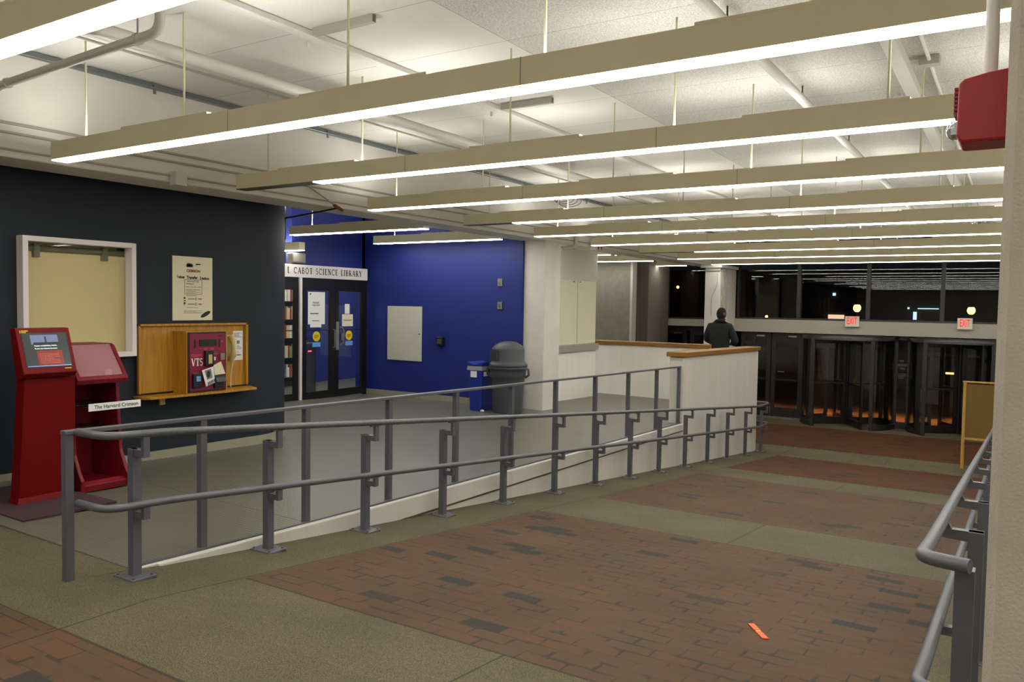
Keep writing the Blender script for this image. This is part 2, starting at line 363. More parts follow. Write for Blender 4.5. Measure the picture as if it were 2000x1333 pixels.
def ceiling_mat():
    m = bpy.data.materials.new('ceiling_panels'); m.use_nodes = True; k = NT(m); b = k.n['Principled BSDF']
    b.inputs['Roughness'].default_value = 0.9; b.inputs['Specular IOR Level'].default_value = 0.1
    tc = k.add('ShaderNodeTexCoord'); sep = k.add('ShaderNodeSeparateXYZ'); k.link(tc.outputs['Object'], sep.inputs[0])
    mp = k.add('ShaderNodeMapping'); mp.inputs['Location'].default_value = (3.2, 0.42, 0); k.link(tc.outputs['Object'], mp.inputs['Vector'])
    br = k.add('ShaderNodeTexBrick'); br.offset = 0.0; k.link(mp.outputs['Vector'], br.inputs['Vector'])
    for nm, v in (('Scale', 1.0), ('Brick Width', 60.0), ('Row Height', 0.89), ('Mortar Size', 0.004), ('Mortar Smooth', 0.5)): br.inputs[nm].default_value = v
    br.inputs['Color1'].default_value = RGB(232, 229, 220); br.inputs['Color2'].default_value = RGB(224, 221, 212); br.inputs['Mortar'].default_value = RGB(168, 163, 148)
    n = k.add('ShaderNodeTexNoise'); n.inputs['Scale'].default_value = 90; n.inputs['Detail'].default_value = 6; k.link(tc.outputs['Object'], n.inputs['Vector'])
    n2 = k.add('ShaderNodeTexNoise'); n2.inputs['Scale'].default_value = 1.1; n2.inputs['Detail'].default_value = 3; k.link(tc.outputs['Object'], n2.inputs['Vector'])
    rough = k.add('ShaderNodeMath', operation='GREATER_THAN'); k.link(sep.outputs[0], rough.inputs[0]); rough.inputs[1].default_value = -3.2
    r = k.add('ShaderNodeMapRange'); r.inputs['From Min'].default_value = 0.3; r.inputs['From Max'].default_value = 0.7; r.inputs['To Min'].default_value = 0.6; r.inputs['To Max'].default_value = 1.05
    k.link(n.outputs['Fac'], r.inputs['Value'])
    r2 = k.add('ShaderNodeMapRange'); r2.inputs['From Min'].default_value = 0.35; r2.inputs['From Max'].default_value = 0.65; r2.inputs['To Min'].default_value = 0.93; r2.inputs['To Max'].default_value = 1.0
    k.link(n2.outputs['Fac'], r2.inputs['Value'])
    mx = k.add('ShaderNodeMix', data_type='FLOAT'); k.link(rough.outputs[0], mx.inputs['Factor']); mx.inputs['A'].default_value = 1.0; k.link(r.outputs['Result'], mx.inputs['B'])
    mu = k.add('ShaderNodeMath', operation='MULTIPLY'); k.link(mx.outputs['Result'], mu.inputs[0]); k.link(r2.outputs['Result'], mu.inputs[1])
    s = k.add('ShaderNodeVectorMath', operation='SCALE'); k.link(br.outputs['Color'], s.inputs[0]); k.link(mu.outputs[0], s.inputs['Scale'])
    k.link(s.outputs['Vector'], b.inputs['Base Color'])
    bp = k.add('ShaderNodeBump'); bp.inputs['Strength'].default_value = 0.5; bp.inputs['Distance'].default_value = 0.006
    k.link(n.outputs['Fac'], bp.inputs['Height']); k.link(bp.outputs['Normal'], b.inputs['Normal'])
    return m

def boarded_mat(name, rgb, scale=(9, 9, 0.35), amt=0.06):
    m = mat(name, rgb, 0.75, spec=0.25, noise=amt, nscale=1.0, bump=0.0, stretch=scale)
    k = NT(m); b = k.n['Principled BSDF']
    tc = k.add('ShaderNodeTexCoord'); vo = k.add('ShaderNodeTexVoronoi'); vo.inputs['Scale'].default_value = 2.6
    k.link(tc.outputs['Object'], vo.inputs['Vector'])
    pit = k.add('ShaderNodeMapRange'); pit.inputs['From Min'].default_value = 0.02; pit.inputs['From Max'].default_value = 0.05; k.link(vo.outputs['Distance'], pit.inputs['Value'])
    n = k.add('ShaderNodeTexNoise'); n.inputs['Scale'].default_value = 120; k.link(tc.outputs['Object'], n.inputs['Vector'])
    mp = k.add('ShaderNodeMapping'); mp.inputs['Scale'].default_value = (14, 14, 0.4); k.link(tc.outputs['Object'], mp.inputs['Vector'])
    n2 = k.add('ShaderNodeTexNoise'); n2.inputs['Scale'].default_value = 1; k.link(mp.outputs['Vector'], n2.inputs['Vector'])
    a = k.add('ShaderNodeMath', operation='MULTIPLY_ADD'); k.link(n2.outputs['Fac'], a.inputs[0]); a.inputs[1].default_value = 0.9; k.link(pit.outputs['Result'], a.inputs[2])
    a2 = k.add('ShaderNodeMath', operation='MULTIPLY_ADD'); k.link(n.outputs['Fac'], a2.inputs[0]); a2.inputs[1].default_value = 0.4; k.link(a.outputs[0], a2.inputs[2])
    bp = k.add('ShaderNodeBump'); bp.inputs['Strength'].default_value = 0.45; bp.inputs['Distance'].default_value = 0.006
    k.link(a2.outputs[0], bp.inputs['Height']); k.link(bp.outputs['Normal'], b.inputs['Normal'])
    return m

def wood_mat(name, a, c, sc_=(18, 18, 1.2), rough=0.45):
    m = bpy.data.materials.new(name); m.use_nodes = True; k = NT(m); b = k.n['Principled BSDF']; b.inputs['Roughness'].default_value = rough
    tc = k.add('ShaderNodeTexCoord'); mp = k.add('ShaderNodeMapping'); mp.inputs['Scale'].default_value = sc_; k.link(tc.outputs['Object'], mp.inputs['Vector'])
    n = k.add('ShaderNodeTexNoise'); n.inputs['Scale'].default_value = 2.2; n.inputs['Detail'].default_value = 7; n.inputs['Distortion'].default_value = 0.6; k.link(mp.outputs['Vector'], n.inputs['Vector'])
    cr = k.add('ShaderNodeValToRGB'); k.link(n.outputs['Fac'], cr.inputs[0]); e = cr.color_ramp.elements
    e[0].position = 0.3; e[0].color = RGB(*a); e[1].position = 0.7; e[1].color = RGB(*c)
    k.link(cr.outputs['Color'], b.inputs['Base Color'])
    return m

M = {
 'paving': floor_mat(), 'rubber': rubber_mat(), 'ceiling': ceiling_mat(),
 'white_conc': boarded_mat('white_painted_concrete', RGB(197, 191, 182), amt=0.035),
 'beam_paint': mat('beam_paint', RGB(238, 234, 224), 0.7, noise=0.04, nscale=2.5, bump=0.15, bscale=60),
 'column_paint': mat('column_paint', RGB(212, 205, 196), 0.8, noise=0.05, nscale=4, bump=0.7, bscale=140),
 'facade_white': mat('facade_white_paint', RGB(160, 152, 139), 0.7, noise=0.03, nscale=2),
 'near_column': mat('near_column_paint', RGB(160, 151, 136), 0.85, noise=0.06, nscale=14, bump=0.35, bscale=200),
 'inner_white': boarded_mat('inner_white_concrete', RGB(238, 234, 224), amt=0.03),
 'navy': mat('dark_slate_paint', RGB(32, 37, 45), 0.55, spec=0.2, noise=0.04, nscale=3),
 'blue': mat('blue_paint', RGB(19, 34, 106), 0.55, noise=0.03, nscale=3),
 'base': mat('rubber_baseboard', RGB(140, 138, 118), 0.5),
 'grey_conc': mat('grey_concrete', RGB(98, 94, 84), 0.85, noise=0.1, nscale=8, bump=0.4, bscale=60),
 'dark_conc': boarded_mat('dark_ribbed_concrete', RGB(92, 86, 78), (30, 30, 0.5), 0.2),
 'plain_white': mat('plain_white_paint', RGB(214, 211, 198), 0.7, noise=0.02, nscale=2),
 'counter': mat('counter_laminate', RGB(150, 144, 138), 0.5),
 'frosted': mat('frosted_panel', RGB(208, 204, 174), 0.35, spec=0.5, noise=0.03, nscale=2, emit=RGB(226, 222, 180), estr=0.10),  # faint emission stands in for light coming through the panel
 'housing': mat('beige_enamel', RGB(232, 223, 188), 0.42, spec=0.4, noise=0.02, nscale=6),
 'unlit': mat('unlit_lens', RGB(110, 106, 92), 0.35),
 'lens_side': emis('side_lens', (1.0, 0.985, 0.92, 1), LENS_DOWN*1.5), 'uplens_side': emis('side_top_opening', (1.0, 0.985, 0.92, 1), LENS_UP*1.5),
 'lens': emis('lit_lens', (1.0, 0.985, 0.92, 1), LENS_DOWN),
 'uplens': emis('top_opening', (1.0, 0.985, 0.92, 1), LENS_UP),
 'rod': mat('ivory_rod', RGB(214, 208, 176), 0.4),
 'pipe': mat('white_pipe', RGB(222, 219, 210), 0.4),
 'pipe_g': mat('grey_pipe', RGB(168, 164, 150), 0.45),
 'galv': mat('galvanised_steel', RGB(140, 148, 150), 0.35, metal=0.8),
 'rail': mat('grey_rail_enamel', RGB(80, 80, 86), 0.38, spec=0.5, noise=0.06, nscale=14),
 'railworn': mat('worn_rail_enamel', RGB(82, 81, 84), 0.38, spec=0.5, noise=0.14, nscale=25),
 'black': mat('black_metal', RGB(16, 15, 14), 0.35, spec=0.5),
 'bronze': mat('dark_bronze', RGB(34, 31, 28), 0.38, spec=0.5),
 'white': mat('white_trim', RGB(226, 218, 214), 0.5),
 'blind': mat('window_blind', RGB(222, 200, 152), 0.7, noise=0.03, nscale=2, emit=RGB(226, 196, 140), estr=0.22),  # emission stands in for backlight from the room behind
 'blindtube': mat('blind_tube', RGB(150, 146, 120), 0.5),
 'redkiosk': mat('red_enamel', RGB(98, 0, 1), 0.5, spec=0.18),
 'redplastic': mat('red_plastic', RGB(108, 10, 26), 0.45, spec=0.3, noise=0.05, nscale=12),
 'redalarm': mat('alarm_red', RGB(150, 22, 26), 0.45, spec=0.4),
 'oak': wood_mat('golden_oak', (146, 100, 14), (182, 132, 36)),
 'capwood': wood_mat('handrail_oak', (108, 72, 18), (140, 98, 32), (1.2, 18, 18)),
 'pine': wood_mat('pine', (158, 118, 52), (190, 148, 74), (20, 20, 1.2)),
 'cork': mat('cork_board', RGB(108, 84, 38), 0.9, noise=0.12, nscale=60),
 'paper': mat('paper', RGB(232, 232, 228), 0.8),
 'cream': mat('cream_board', RGB(224, 214, 184), 0.7),
 'ink': mat('black_ink', RGB(24, 22, 22), 0.6),
 'greyink': mat('grey_ink', RGB(120, 116, 108), 0.6),
 'redink': mat('red_ink', RGB(150, 30, 26), 0.6),
 'whiteink': mat('white_ink', RGB(236, 230, 220), 0.6),
 'maroon': mat('maroon_panel', RGB(118, 22, 52), 0.4),
 'maroon2': mat('pale_maroon', RGB(150, 54, 70), 0.5),
 'lid': mat('grey_plastic', RGB(64, 67, 72), 0.5, noise=0.04, nscale=9),
 'bluebin': mat('blue_plastic', RGB(26, 46, 130), 0.4),
 'bag': mat('clear_bag', RGB(150, 152, 158), 0.35),
 'mat_': mat('dark_mat', RGB(56, 34, 38), 0.9),
 'steel': mat('brushed_steel', RGB(170, 170, 172), 0.3, metal=0.9),
 'yellow': mat('yellow_sticker', RGB(226, 196, 20), 0.5),
 'ltblue': mat('light_blue_sticker', RGB(96, 150, 210), 0.5),
 'orange': mat('orange_strip', RGB(226, 92, 44), 0.5),
 'phone': mat('beige_phone', RGB(188, 168, 110), 0.4),
 'skin': mat('skin', RGB(92, 60, 44), 0.5),
 'hair': mat('black_hair', RGB(18, 16, 16), 0.85),
 'coat': mat('dark_navy_coat', RGB(20, 22, 25), 0.85, noise=0.12, nscale=9, bump=0.5, bscale=14),
 'trousers': mat('dark_trousers', RGB(30, 30, 34), 0.85),
 'shoe': mat('black_shoe', RGB(14, 14, 14), 0.4),
 'outlet': mat('grey_plate', RGB(112, 106, 98), 0.4),
 'glass': glass_mat('window_glass', (0.86, 0.88, 0.86, 1), 1.5, 0.0, 0.5),
 'glass2': glass_mat('door_glass', (0.95, 0.96, 0.96, 1), 1.5),
 'acrylic': mat('clear_acrylic', RGB(196, 140, 146), 0.3, spec=0.6),
 'asphalt': mat('night_pavement', RGB(110, 78, 56), 0.9, noise=0.1, nscale=3),
 'building': mat('night_brick', RGB(70, 58, 50), 0.9, noise=0.1, nscale=4),
}
OLIVE = M['housing']

M['acrylic'].node_tree.nodes['Principled BSDF'].inputs['Alpha'].default_value = 0.45
M['panel'] = mat('panel_paint', RGB(188, 186, 172), 0.6)
# ------------------------------------------------------------------ levels
def FZ(y):                    # lower paved floor
    if y < 2.42: return -1.556
    if y < 15.75: return -1.326 - 0.095*y
    return -2.822
def GZ(y):                    # upper rubber floor
    return -1.556 - 0.0225*(max(y, 2.67) - 2.67)
CEIL = 1.92

# ------------------------------------------------------------------ structure
mb = MB()
ys = [-4.2, 2.42, 15.75, 21.2]
for a, c in zip(ys[:-1], ys[1:]):
    x0 = -12.6 if a < 2.4 else -4.29
    if a == ys[2]: x0 = -12.6
    if a == ys[1]: x0 = -4.335
    mb.hexa([(x0,a,FZ(a)-0.2),(3.6,a,FZ(a)-0.2),(3.6,c,FZ(c)-0.2),(x0,c,FZ(c)-0.2)], [(x0,a,FZ(a)),(3.6,a,FZ(a)),(3.6,c,FZ(c)),(x0,c,FZ(c))])
mb.hexa([(-12.6,2.42,-1.75),(-4.29,2.42,-1.75),(-4.29,2.68,-1.75),(-12.6,2.68,-1.75)], [(-12.6,2.42,-1.5555),(-4.30,2.42,-1.5555),(-4.30,2.68,-1.578),(-12.6,2.68,-1.5555)])
struct('floor', mb, M['paving'], 'brick and aggregate concrete paving of the lower hall')
def OFF(y): return 0.020 + 0.016*min(1, max(0, (y-2.675)/1.4))      # cross fall of the rubber floor towards the curb
mb = MB()
for ya_, yb_ in ((2.675, 4.075), (4.075, 15.9)):
    mb.hexa([(-12.6,ya_,-1.76),(-7.0,ya_,-1.76),(-7.0,yb_,-2.1),(-12.6,yb_,-2.1)], [(-12.6,ya_,GZ(ya_)+.001),(-7.0,ya_,GZ(ya_)+.001),(-7.0,yb_,GZ(yb_)),(-12.6,yb_,GZ(yb_))])
    mb.hexa([(-7.0,ya_,-1.76),(-4.338,ya_,-1.76),(-4.338,yb_,-2.1),(-7.0,yb_,-2.1)], [(-7.0,ya_,GZ(ya_)+.001),(-4.338,ya_,GZ(ya_)-OFF(ya_)+.001),(-4.338,yb_,GZ(yb_)-OFF(yb_)),(-7.0,yb_,GZ(yb_))])
mb.hexa([(-12.6,15.9,-2.1),(-4.75,15.9,-2.1),(-4.75,17.1,-2.1),(-12.6,17.1,-2.1)], [(-12.6,15.9,GZ(15.9)),(-4.75,15.9,GZ(15.9)),(-4.75,17.1,GZ(17.1)),(-12.6,17.1,GZ(17.1))])
struct('floor_upper', mb, M['rubber'], 'grey studded rubber floor behind the railing')
struct('ceiling', MB().box(-12.8, 3.8, -4.4, 21.1, CEIL, CEIL+0.15), M['ceiling'], 'white panelled ceiling')

# beam over the left side, one face with the wall above
struct('wall_beam', MB().box(-7.07, -6.6, -4.2, 20.7, 1.075, CEIL), M['beam_paint'], 'white concrete beam and wall above the dark wall', bevel=0.012)

# dark wall with a rounded end
r = 1.15; yc = 5.9
pts = [(-7.22-r, -4.2), (-7.22, -4.2), (-7.22, yc)] + [(-7.22-r+r*math.cos(t), yc+r*math.sin(t)) for t in [math.pi*i/36 for i in range(1, 19)]]
# opening for the window is cut with four pieces
WY0, WY1, WZ0, WZ1 = 3.54, 4.50, -0.53, 0.50
mb = MB(); TOP = 1.9
mb.box(-7.5, -7.22, -4.2, WY0, -1.75, TOP); mb.box(-7.5, -7.22, WY1, yc, -1.75, TOP)
mb.box(-7.5, -7.22, WY0, WY1, -1.75, WZ0); mb.box(-7.5, -7.22, WY0, WY1, WZ1, TOP)
arc_o = [(-7.22-r+r*math.cos(t), yc+r*math.sin(t)) for t in [math.pi*i/96 for i in range(0, 49)]]
poly = arc_o + [(-7.22-r, yc)]
mb.prism(poly, 'z', -1.75, TOP)
o = struct('wall_left', mb, M['navy'], 'dark slate wall with rounded end on the left')
mb = MB()
bo = [(-7.22-r+(r+.012)*math.cos(t), yc+(r+.012)*math.sin(t)) for t in [math.pi*i/48 for i in range(0, 25)]]
bi = [(-7.22-r+(r-.005)*math.cos(t), yc+(r-.005)*math.sin(t)) for t in [math.pi*i/48 for i in range(0, 25)]]
pp = [(-7.208, -4.2)] + bo + bi[::-1] + [(-7.225, -4.2)]
n = len(pp)
mb.raw([(p[0], p[1], GZ(p[1])) for p in pp] + [(p[0], p[1], GZ(p[1])+0.10) for p in pp],
       [tuple(range(n, 2*n))] + [(i, (i+1) % n, n+(i+1) % n, n+i) for i in range(n)])
struct('baseboard_left', mb, M['base'])

# library side: door wall, blue walls
BX = -10.55
mb = MB()
mb.box(BX-0.15, BX, 9.53, 11.35, 0.60, CEIL); mb.box(BX-0.15, BX, 11.27, 11.5, -1.8, CEIL)
mb.box(BX-0.15, -7.0, 11.352, 11.5, -1.85, CEIL)
struct('wall_blue', mb, M['blue'], 'royal blue wall of the library entrance')
mb = MB().box(-10.5, -7.2, 11.335, 11.352, GZ(11.3), GZ(11.3)+0.10)
struct('baseboard_blue', mb, M['base'])
struct('wall_library', MB().box(-14.2, -14.0, 5.0, 14, -1.8, CEIL), M['plain_white'])
mb = MB().box(-14.2, -12.8, 4.0, 15.6, CEIL, CEIL+.1)
struct('ceiling_library', mb, M['plain_white'])
struct('floor_library', MB().box(-14.2, -12.6, 4.0, 15.6, -2.0, -1.80), M['rubber'])
# blue wall inside the library, seen through the doors
struct('wall_inner_blue', MB().box(-13.3, -13.2, 11.9, 15.5, -1.9, CEIL), M['blue'])
struct('wall_far_left', MB().box(-12.8, -12.6, 15.5, 17.2, -2.1, CEIL), M['plain_white'])

# white column
struct('wall_column', MB().box(-7.2, -6.6, 11.40, 11.93, -1.85, 1.09), M['column_paint'], 'white square column at the end of the blue wall', bevel=0.012)
# counter wall and frosted screen behind it
struct('wall_counter', MB().box(-7.4, -7.15, 11.93, 14.45, -1.95, -0.88), M['inner_white'], 'low white wall under the counter')
t = MB().box(-7.5, -7.1, 11.93, 14.47, -0.88, -0.755)
struct('trim_1', t, M['counter'], 'grey counter top')
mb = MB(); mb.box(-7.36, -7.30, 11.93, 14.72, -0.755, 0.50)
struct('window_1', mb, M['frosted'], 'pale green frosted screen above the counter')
MB().box(-7.30, -7.295, 13.90, 13.91, -0.75, 0.50).build('panel_joint', M['counter'], bpy.data.objects['window_1'])
for y in (13.72, 13.98): MB().cyl((-7.3, y, 0.47), (-7.27, y, 0.47), 0.012).build('fixing', M['steel'], bpy.data.objects['window_1'])
MB().box(-7.30, -7.28, 12.86, 12.90, -0.75, -0.10).build('stile', M['counter'], bpy.data.objects['window_1'])
struct('wall_header', MB().box(-7.4, -7.28, 11.93, 14.72, 0.50, 1.1), M['plain_white'])

# low wall across, with wooden cap
struct('wall_low', MB().box(-7.48, -4.95, 15.1, 15.28, -2.0, -0.80), M['inner_white'], 'low white concrete wall across the upper floor')
mb = MB()
mb.hexa([(-7.52,15.05,-0.80),(-4.98,15.05,-0.80),(-5.05,15.33,-0.80),(-7.52,15.33,-0.80)], [(-7.52,15.05,-0.72),(-4.98,15.05,-0.72),(-5.05,15.33,-0.72),(-7.52,15.33,-0.72)])
struct('trim_2', mb, M['capwood'], 'oak cap of the low wall', bevel=0.01)

# curb wall that becomes the tall wall
WX = -4.28
def WT(y): return GZ(y) - OFF(y) - 0.002
mb = MB()
ya, yb = 2.70, 11.72
for q0, q1 in ((ya, 4.075), (4.075, yb)):
    mb.hexa([(-4.336,q0,FZ(q0)-.1),(WX,q0,FZ(q0)-.1),(WX,q1,FZ(q1)-.1),(-4.336,q1,FZ(q1)-.1)], [(-4.336,q0,WT(q0)),(WX,q0,WT(q0)),(WX,q1,WT(q1)),(-4.336,q1,WT(q1))])
# groove between the coping band and the wall below
mb2 = MB()
struct('wall_curb', mb, M['white_conc'], 'low white curb wall along the ramp')
mb = MB()
def GR(y): return -1.80 - 0.0130*(y-4.6)
yy = 4.6
mb.hexa([(WX-.02,yy,GR(yy)),(WX+.022,yy,GR(yy)),(WX+.022,yb,GR(yb)),(WX-.02,yb,GR(yb))], [(WX-.02,yy,WT(yy)+.002),(WX+.022,yy,WT(yy)+.002),(WX+.022,yb,WT(yb)+.002),(WX-.02,yb,WT(yb)+.002)])
yq = 2.83
mb.hexa([(WX-.02,yq,FZ(yq)-.05),(WX+.022,yq,FZ(yq)-.05),(WX+.022,yy,FZ(yy)-.05),(WX-.02,yy,FZ(yy)-.05)], [(WX-.02,yq,WT(yq)+.002),(WX+.022,yq,WT(yq)+.002),(WX+.022,yy,WT(yy)+.002),(WX-.02,yy,WT(yy)+.002)])
t3 = struct('trim_3', mb, M['white_conc'], 'coping band along the curb wall', bevel=0.006)
MB().hexa([(WX,yy,GR(yy)-.022),(WX+.006,yy,GR(yy)-.022),(WX+.006,yb,GR(yb)-.018),(WX,yb,GR(yb)-.018)], [(WX,yy,GR(yy)),(WX+.006,yy,GR(yy)),(WX+.006,yb,GR(yb)),(WX,yb,GR(yb))]).build('groove_shade', mat('groove_shade', RGB(96, 88, 78), .9), t3)  # dark strip paints in the groove's shadow under the coping
mb = MB().prism([(11.72,-2.75),(15.9,-2.95),(15.9,-0.83),(11.72,-0.765)], 'x', -4.50, WX+.0)
mb.prism([(11.72,-1.55),(11.72,-0.765),(15.9,-0.83),(15.9,-1.1)], 'x', WX-.02, WX+.004)
struct('wall_tall', MB().prism([(11.72,-2.75),(15.9,-2.95),(15.9,-0.83),(11.72,-0.765)], 'x', -4.52, WX), M['white_conc'], 'tall white board-marked concrete wall behind the handrail', bevel=0.02)
mb = MB().prism([(11.68,-0.765),(15.93,-0.83),(15.93,-0.755),(11.68,-0.69)], 'x', -4.56, WX+.035)
struct('trim_4', mb, M['capwood'], 'oak cap of the tall wall', bevel=0.008)
mb = MB()
for q0, q1 in ((2.72, 4.075), (4.075, yb)):
    mb.hexa([(-4.345,q0,WT(q0)-.01),(-4.312,q0,WT(q0)-.01),(-4.312,q1,WT(q1)-.01),(-4.345,q1,WT(q1)-.01)], [(-4.345,q0,WT(q0)+.014),(-4.312,q0,WT(q0)+.014),(-4.312,q1,WT(q1)+.014),(-4.345,q1,WT(q1)+.014)])
struct('trim_5', mb, M['rail'], 'dark steel edge strip along the curb')

# far facade
FY = 20.7
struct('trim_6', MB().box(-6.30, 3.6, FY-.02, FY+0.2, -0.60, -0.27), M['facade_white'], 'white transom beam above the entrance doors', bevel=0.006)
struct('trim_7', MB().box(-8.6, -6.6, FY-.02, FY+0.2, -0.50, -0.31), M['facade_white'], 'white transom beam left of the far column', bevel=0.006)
mb = MB().box(-6.60, -6.22, 19.4, 20.75, -2.85, 1.0)
struct('wall_far_column', mb, M['column_paint'], 'white column by the entrance windows', bevel=0.01)
mb = MB().box(-6.7, -6.15, 19.3, 20.7, 1.0, 1.075)
struct('wall_far_column_head', mb, M['beam_paint'])
struct('wall_partition', MB().box(-9.0, -7.86, 17.7, 17.9, -2.0, 1.4), M['grey_conc'], 'grey concrete partition')
struct('trim_8', MB().box(-7.86, -7.80, 17.68, 17.92, -2.0, 1.4), M['counter'])
struct('wall_pier', MB().box(-9.2, -7.9, 18.9, 20.3, -2.85, 1.9), M['dark_conc'], 'dark ribbed concrete pier beside the far windows')
struct('wall_far_back', MB().box(-12.8, -8.6, 20.7, 20.9, -2.85, CEIL), M['grey_conc'])
struct('wall_side_far', MB().box(-12.8, -12.6, 17.2, 20.9, -2.85, CEIL), M['grey_conc'])
# transom windows
def window(i, x0, x1, z0, z1):
    mb = MB(); w = 0.045
    mb.box(x0, x0+w, FY+.02, FY+.14, z0, z1); mb.box(x1-w, x1, FY+.02, FY+.14, z0, z1)
    mb.box(x0+w, x1-w, FY+.02, FY+.14, z0, z0+w); mb.box(x0+w, x1-w, FY+.02, FY+.14, z1-w, z1)
    f = struct('window_%d' % i, mb, M['bronze'])
    MB().box(x0+w, x1-w, FY+.075, FY+.083, z0+w, z1-w).build('pane', M['glass'], f)
    return f
xs = [-6.18, -4.627, -3.015, -1.434, 0.15, 1.75, 3.4]
for i in range(len(xs)-1): window(i+2, xs[i], xs[i+1], -0.27, CEIL)
window(8, -8.6, -6.6, -0.31, CEIL)

# wall to the right and behind, out of the picture
struct('wall_right', MB().box(3.6, 3.8, -4.4, 21.1, -3.0, CEIL), M['beam_paint'])
struct('wall_behind', MB().box(-12.8, 3.8, -4.4, -4.2, -1.8, CEIL), M['beam_paint'])

# near column on the right with chamfered corner
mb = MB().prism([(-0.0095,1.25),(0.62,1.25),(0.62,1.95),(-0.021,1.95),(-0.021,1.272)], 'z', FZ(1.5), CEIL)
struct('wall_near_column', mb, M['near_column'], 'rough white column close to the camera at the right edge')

# ------------------------------------------------------------------ lights
ROWS = [-1.85, -0.05, 1.80, 3.43, 5.15, 6.97, 8.84, 10.7, 12.65, 14.75, 16.85, 19.15]   # far edge of each housing
XL, XR = -6.33, 2.25
LZ = 1.06; LH = 0.138; LW = 0.128
ORD = ['', '', 'nearest', 'second', 'third', 'fourth', 'fifth', 'sixth', 'seventh', 'eighth', 'ninth', 'tenth']
def light(x0, x1, yb_, rods, seams, unlit, label, group, covers, lz=LZ):
    ya_ = yb_-LW
    t = thing('hanging_light', label, 'ceiling light', ((x0+x1)/2, yb_-LW/2, lz), group)
    h = MB(); w = 0.012
    h.box(x0, x1, ya_, ya_+w, lz+0.003, lz+LH); h.box(x0, x1, yb_-w, yb_, lz+0.003, lz+LH)
    h.box(x0, x0+w, ya_+w, yb_-w, lz+0.003, lz+LH); h.box(x1-w, x1, ya_+w, yb_-w, lz+0.003, lz+LH)
    h.box(x0+w, x1-w, ya_+w, ya_+0.02, lz+LH-0.006, lz+LH); h.box(x0+w, x1-w, yb_-0.02, yb_-w, lz+LH-0.006, lz+LH)
    h.build('housing', OLIVE, t)
    for q in seams: MB().box(q-0.0015, q+0.0015, ya_-0.0012, yb_+0.0012, lz+0.003, lz+LH+0.001).build('seam', M['unlit'], t)
    a = x0+0.004
    if unlit: MB().box(a, unlit, ya_+0.003, yb_-0.003, lz-0.004, lz+0.004).build('unlit_lens', M['unlit'], t); a = unlit
    MB().box(a, x1-0.004, ya_+0.003, yb_-0.003, lz-0.005, lz+0.003).build('lens', M['lens_side' if group and group.startswith('short') else 'lens'], t)
    MB().box(a+0.02, x1-w-0.02, ya_+0.022, yb_-0.022, lz+LH-0.01, lz+LH-0.001).build('top_opening', M['uplens_side' if group and group.startswith('short') else 'uplens'], t)
    for c in covers: MB().box(c, c+0.95, ya_-0.001, yb_+0.001, lz+LH, lz+LH+0.014).build('ballast_cover', OLIVE, t)
    for q in rods: MB().cyl((q, yb_-LW/2, lz+LH), (q, yb_-LW/2, CEIL), 0.0075, 8).build('rod', M['rod'], t)
    return t
for i, y in enumerate(ROWS):
    unl = {4: -5.30, 6: -5.55, 9: -5.2}.get(i)
    if i < 2: lab = ('fluorescent row just behind the camera' if i else 'fluorescent row farther behind the camera')
    elif i == 2: lab = 'nearest hanging fluorescent light, crossing the top left corner of the photo'
    elif i == 11: lab = 'farthest hanging fluorescent light before the dark entrance windows'
    else: lab = '%s row of hanging fluorescent light counted from the camera' % ORD[i]
    if i == 4: lab = 'third row of hanging fluorescent light, its left end dark'
    light(XL, XR, y, [-5.95, -4.77, -3.27, -1.97, -0.67, 0.63, 1.85], [-4.24, -2.07, 0.1], unl, lab, 'rows of hanging fluorescent lights', [-5.75 + (0.35 if i % 2 else 0), -3.6, -1.5 + (0.3 if i % 2 else 0)])
side = [(8.98, -9.86, 'short hanging light in front of the blue wall, nearer one over the sign'),
        (10.9, -9.82, 'short hanging light above the white wall panel'),
        (12.85, -10.4, None),
        (15.0, -10.2, 'upper short light strip seen between the white column and the beam'),
        (17.3, -10.1, 'middle short light strip seen right of the white column'),
        (19.5, -10.1, 'lowest short light strip left of the far dark windows')]
for y, x0, lab in side:
    if lab is None: lab = 'short hanging light hidden behind the white column'
    light(x0, -7.12, y, [x0+0.45, x0+2.2], [], None, lab, 'short lights in the side area', [x0+1.1])
light(-12.0, -10.2, 9.50, [-11.6], [], None, 'light end sticking out by the library sign', 'short lights in the side area', [], 0.86)
light(-12.9, -10.9, 13.4, [-12.6], [], None, 'second unseen light added to brighten the library', 'short lights in the side area', [])  # this and the next: unseen lights added to brighten the library interior
light(-12.9, -10.9, 10.9, [-12.6], [], None, 'unseen light added to brighten the library', 'short lights in the side area', [])
light(-13.8, -11.6, 7.6, [-12.6], [], None, 'light inside the library left', 'short lights in the side area', [])

# ------------------------------------------------------------------ ceiling pipes
def pipe(name, pts, r, m, label, cat='pipe', group=None, n=12):
    return tag(MB().tube(pts, r, n).build(name, m), label, cat, group)
pipe('ceiling_pipe', [(-5.02,-4.1,1.72),(-5.02,20.6,1.72)], 0.047, M['pipe'], 'thick white pipe running lengthwise under the ceiling on the left')
pipe('ceiling_pipe', [(-1.62,-4.1,1.80),(-1.62,20.6,1.80)], 0.038, M['pipe'], 'white pipe running lengthwise over the middle of the hall')
pipe('conduit', [(-5.80,-4.1,1.885),(-5.80,20.6,1.885)], 0.011, M['pipe_g'], 'thin ivory conduit on the ceiling left of the thick pipe')
t = thing('cable_channel', 'galvanised steel channel along the top of the beam wall', 'channel', (-6.56, 8, 1.89))
MB().box(-6.598, -6.545, -4.1, 20.5, 1.872, 1.915).build('channel', M['galv'], t)
MB().cyl((-6.53,-4.1,1.872), (-6.53,20.5,1.872), 0.010, 8).build('tube', M['galv'], t)
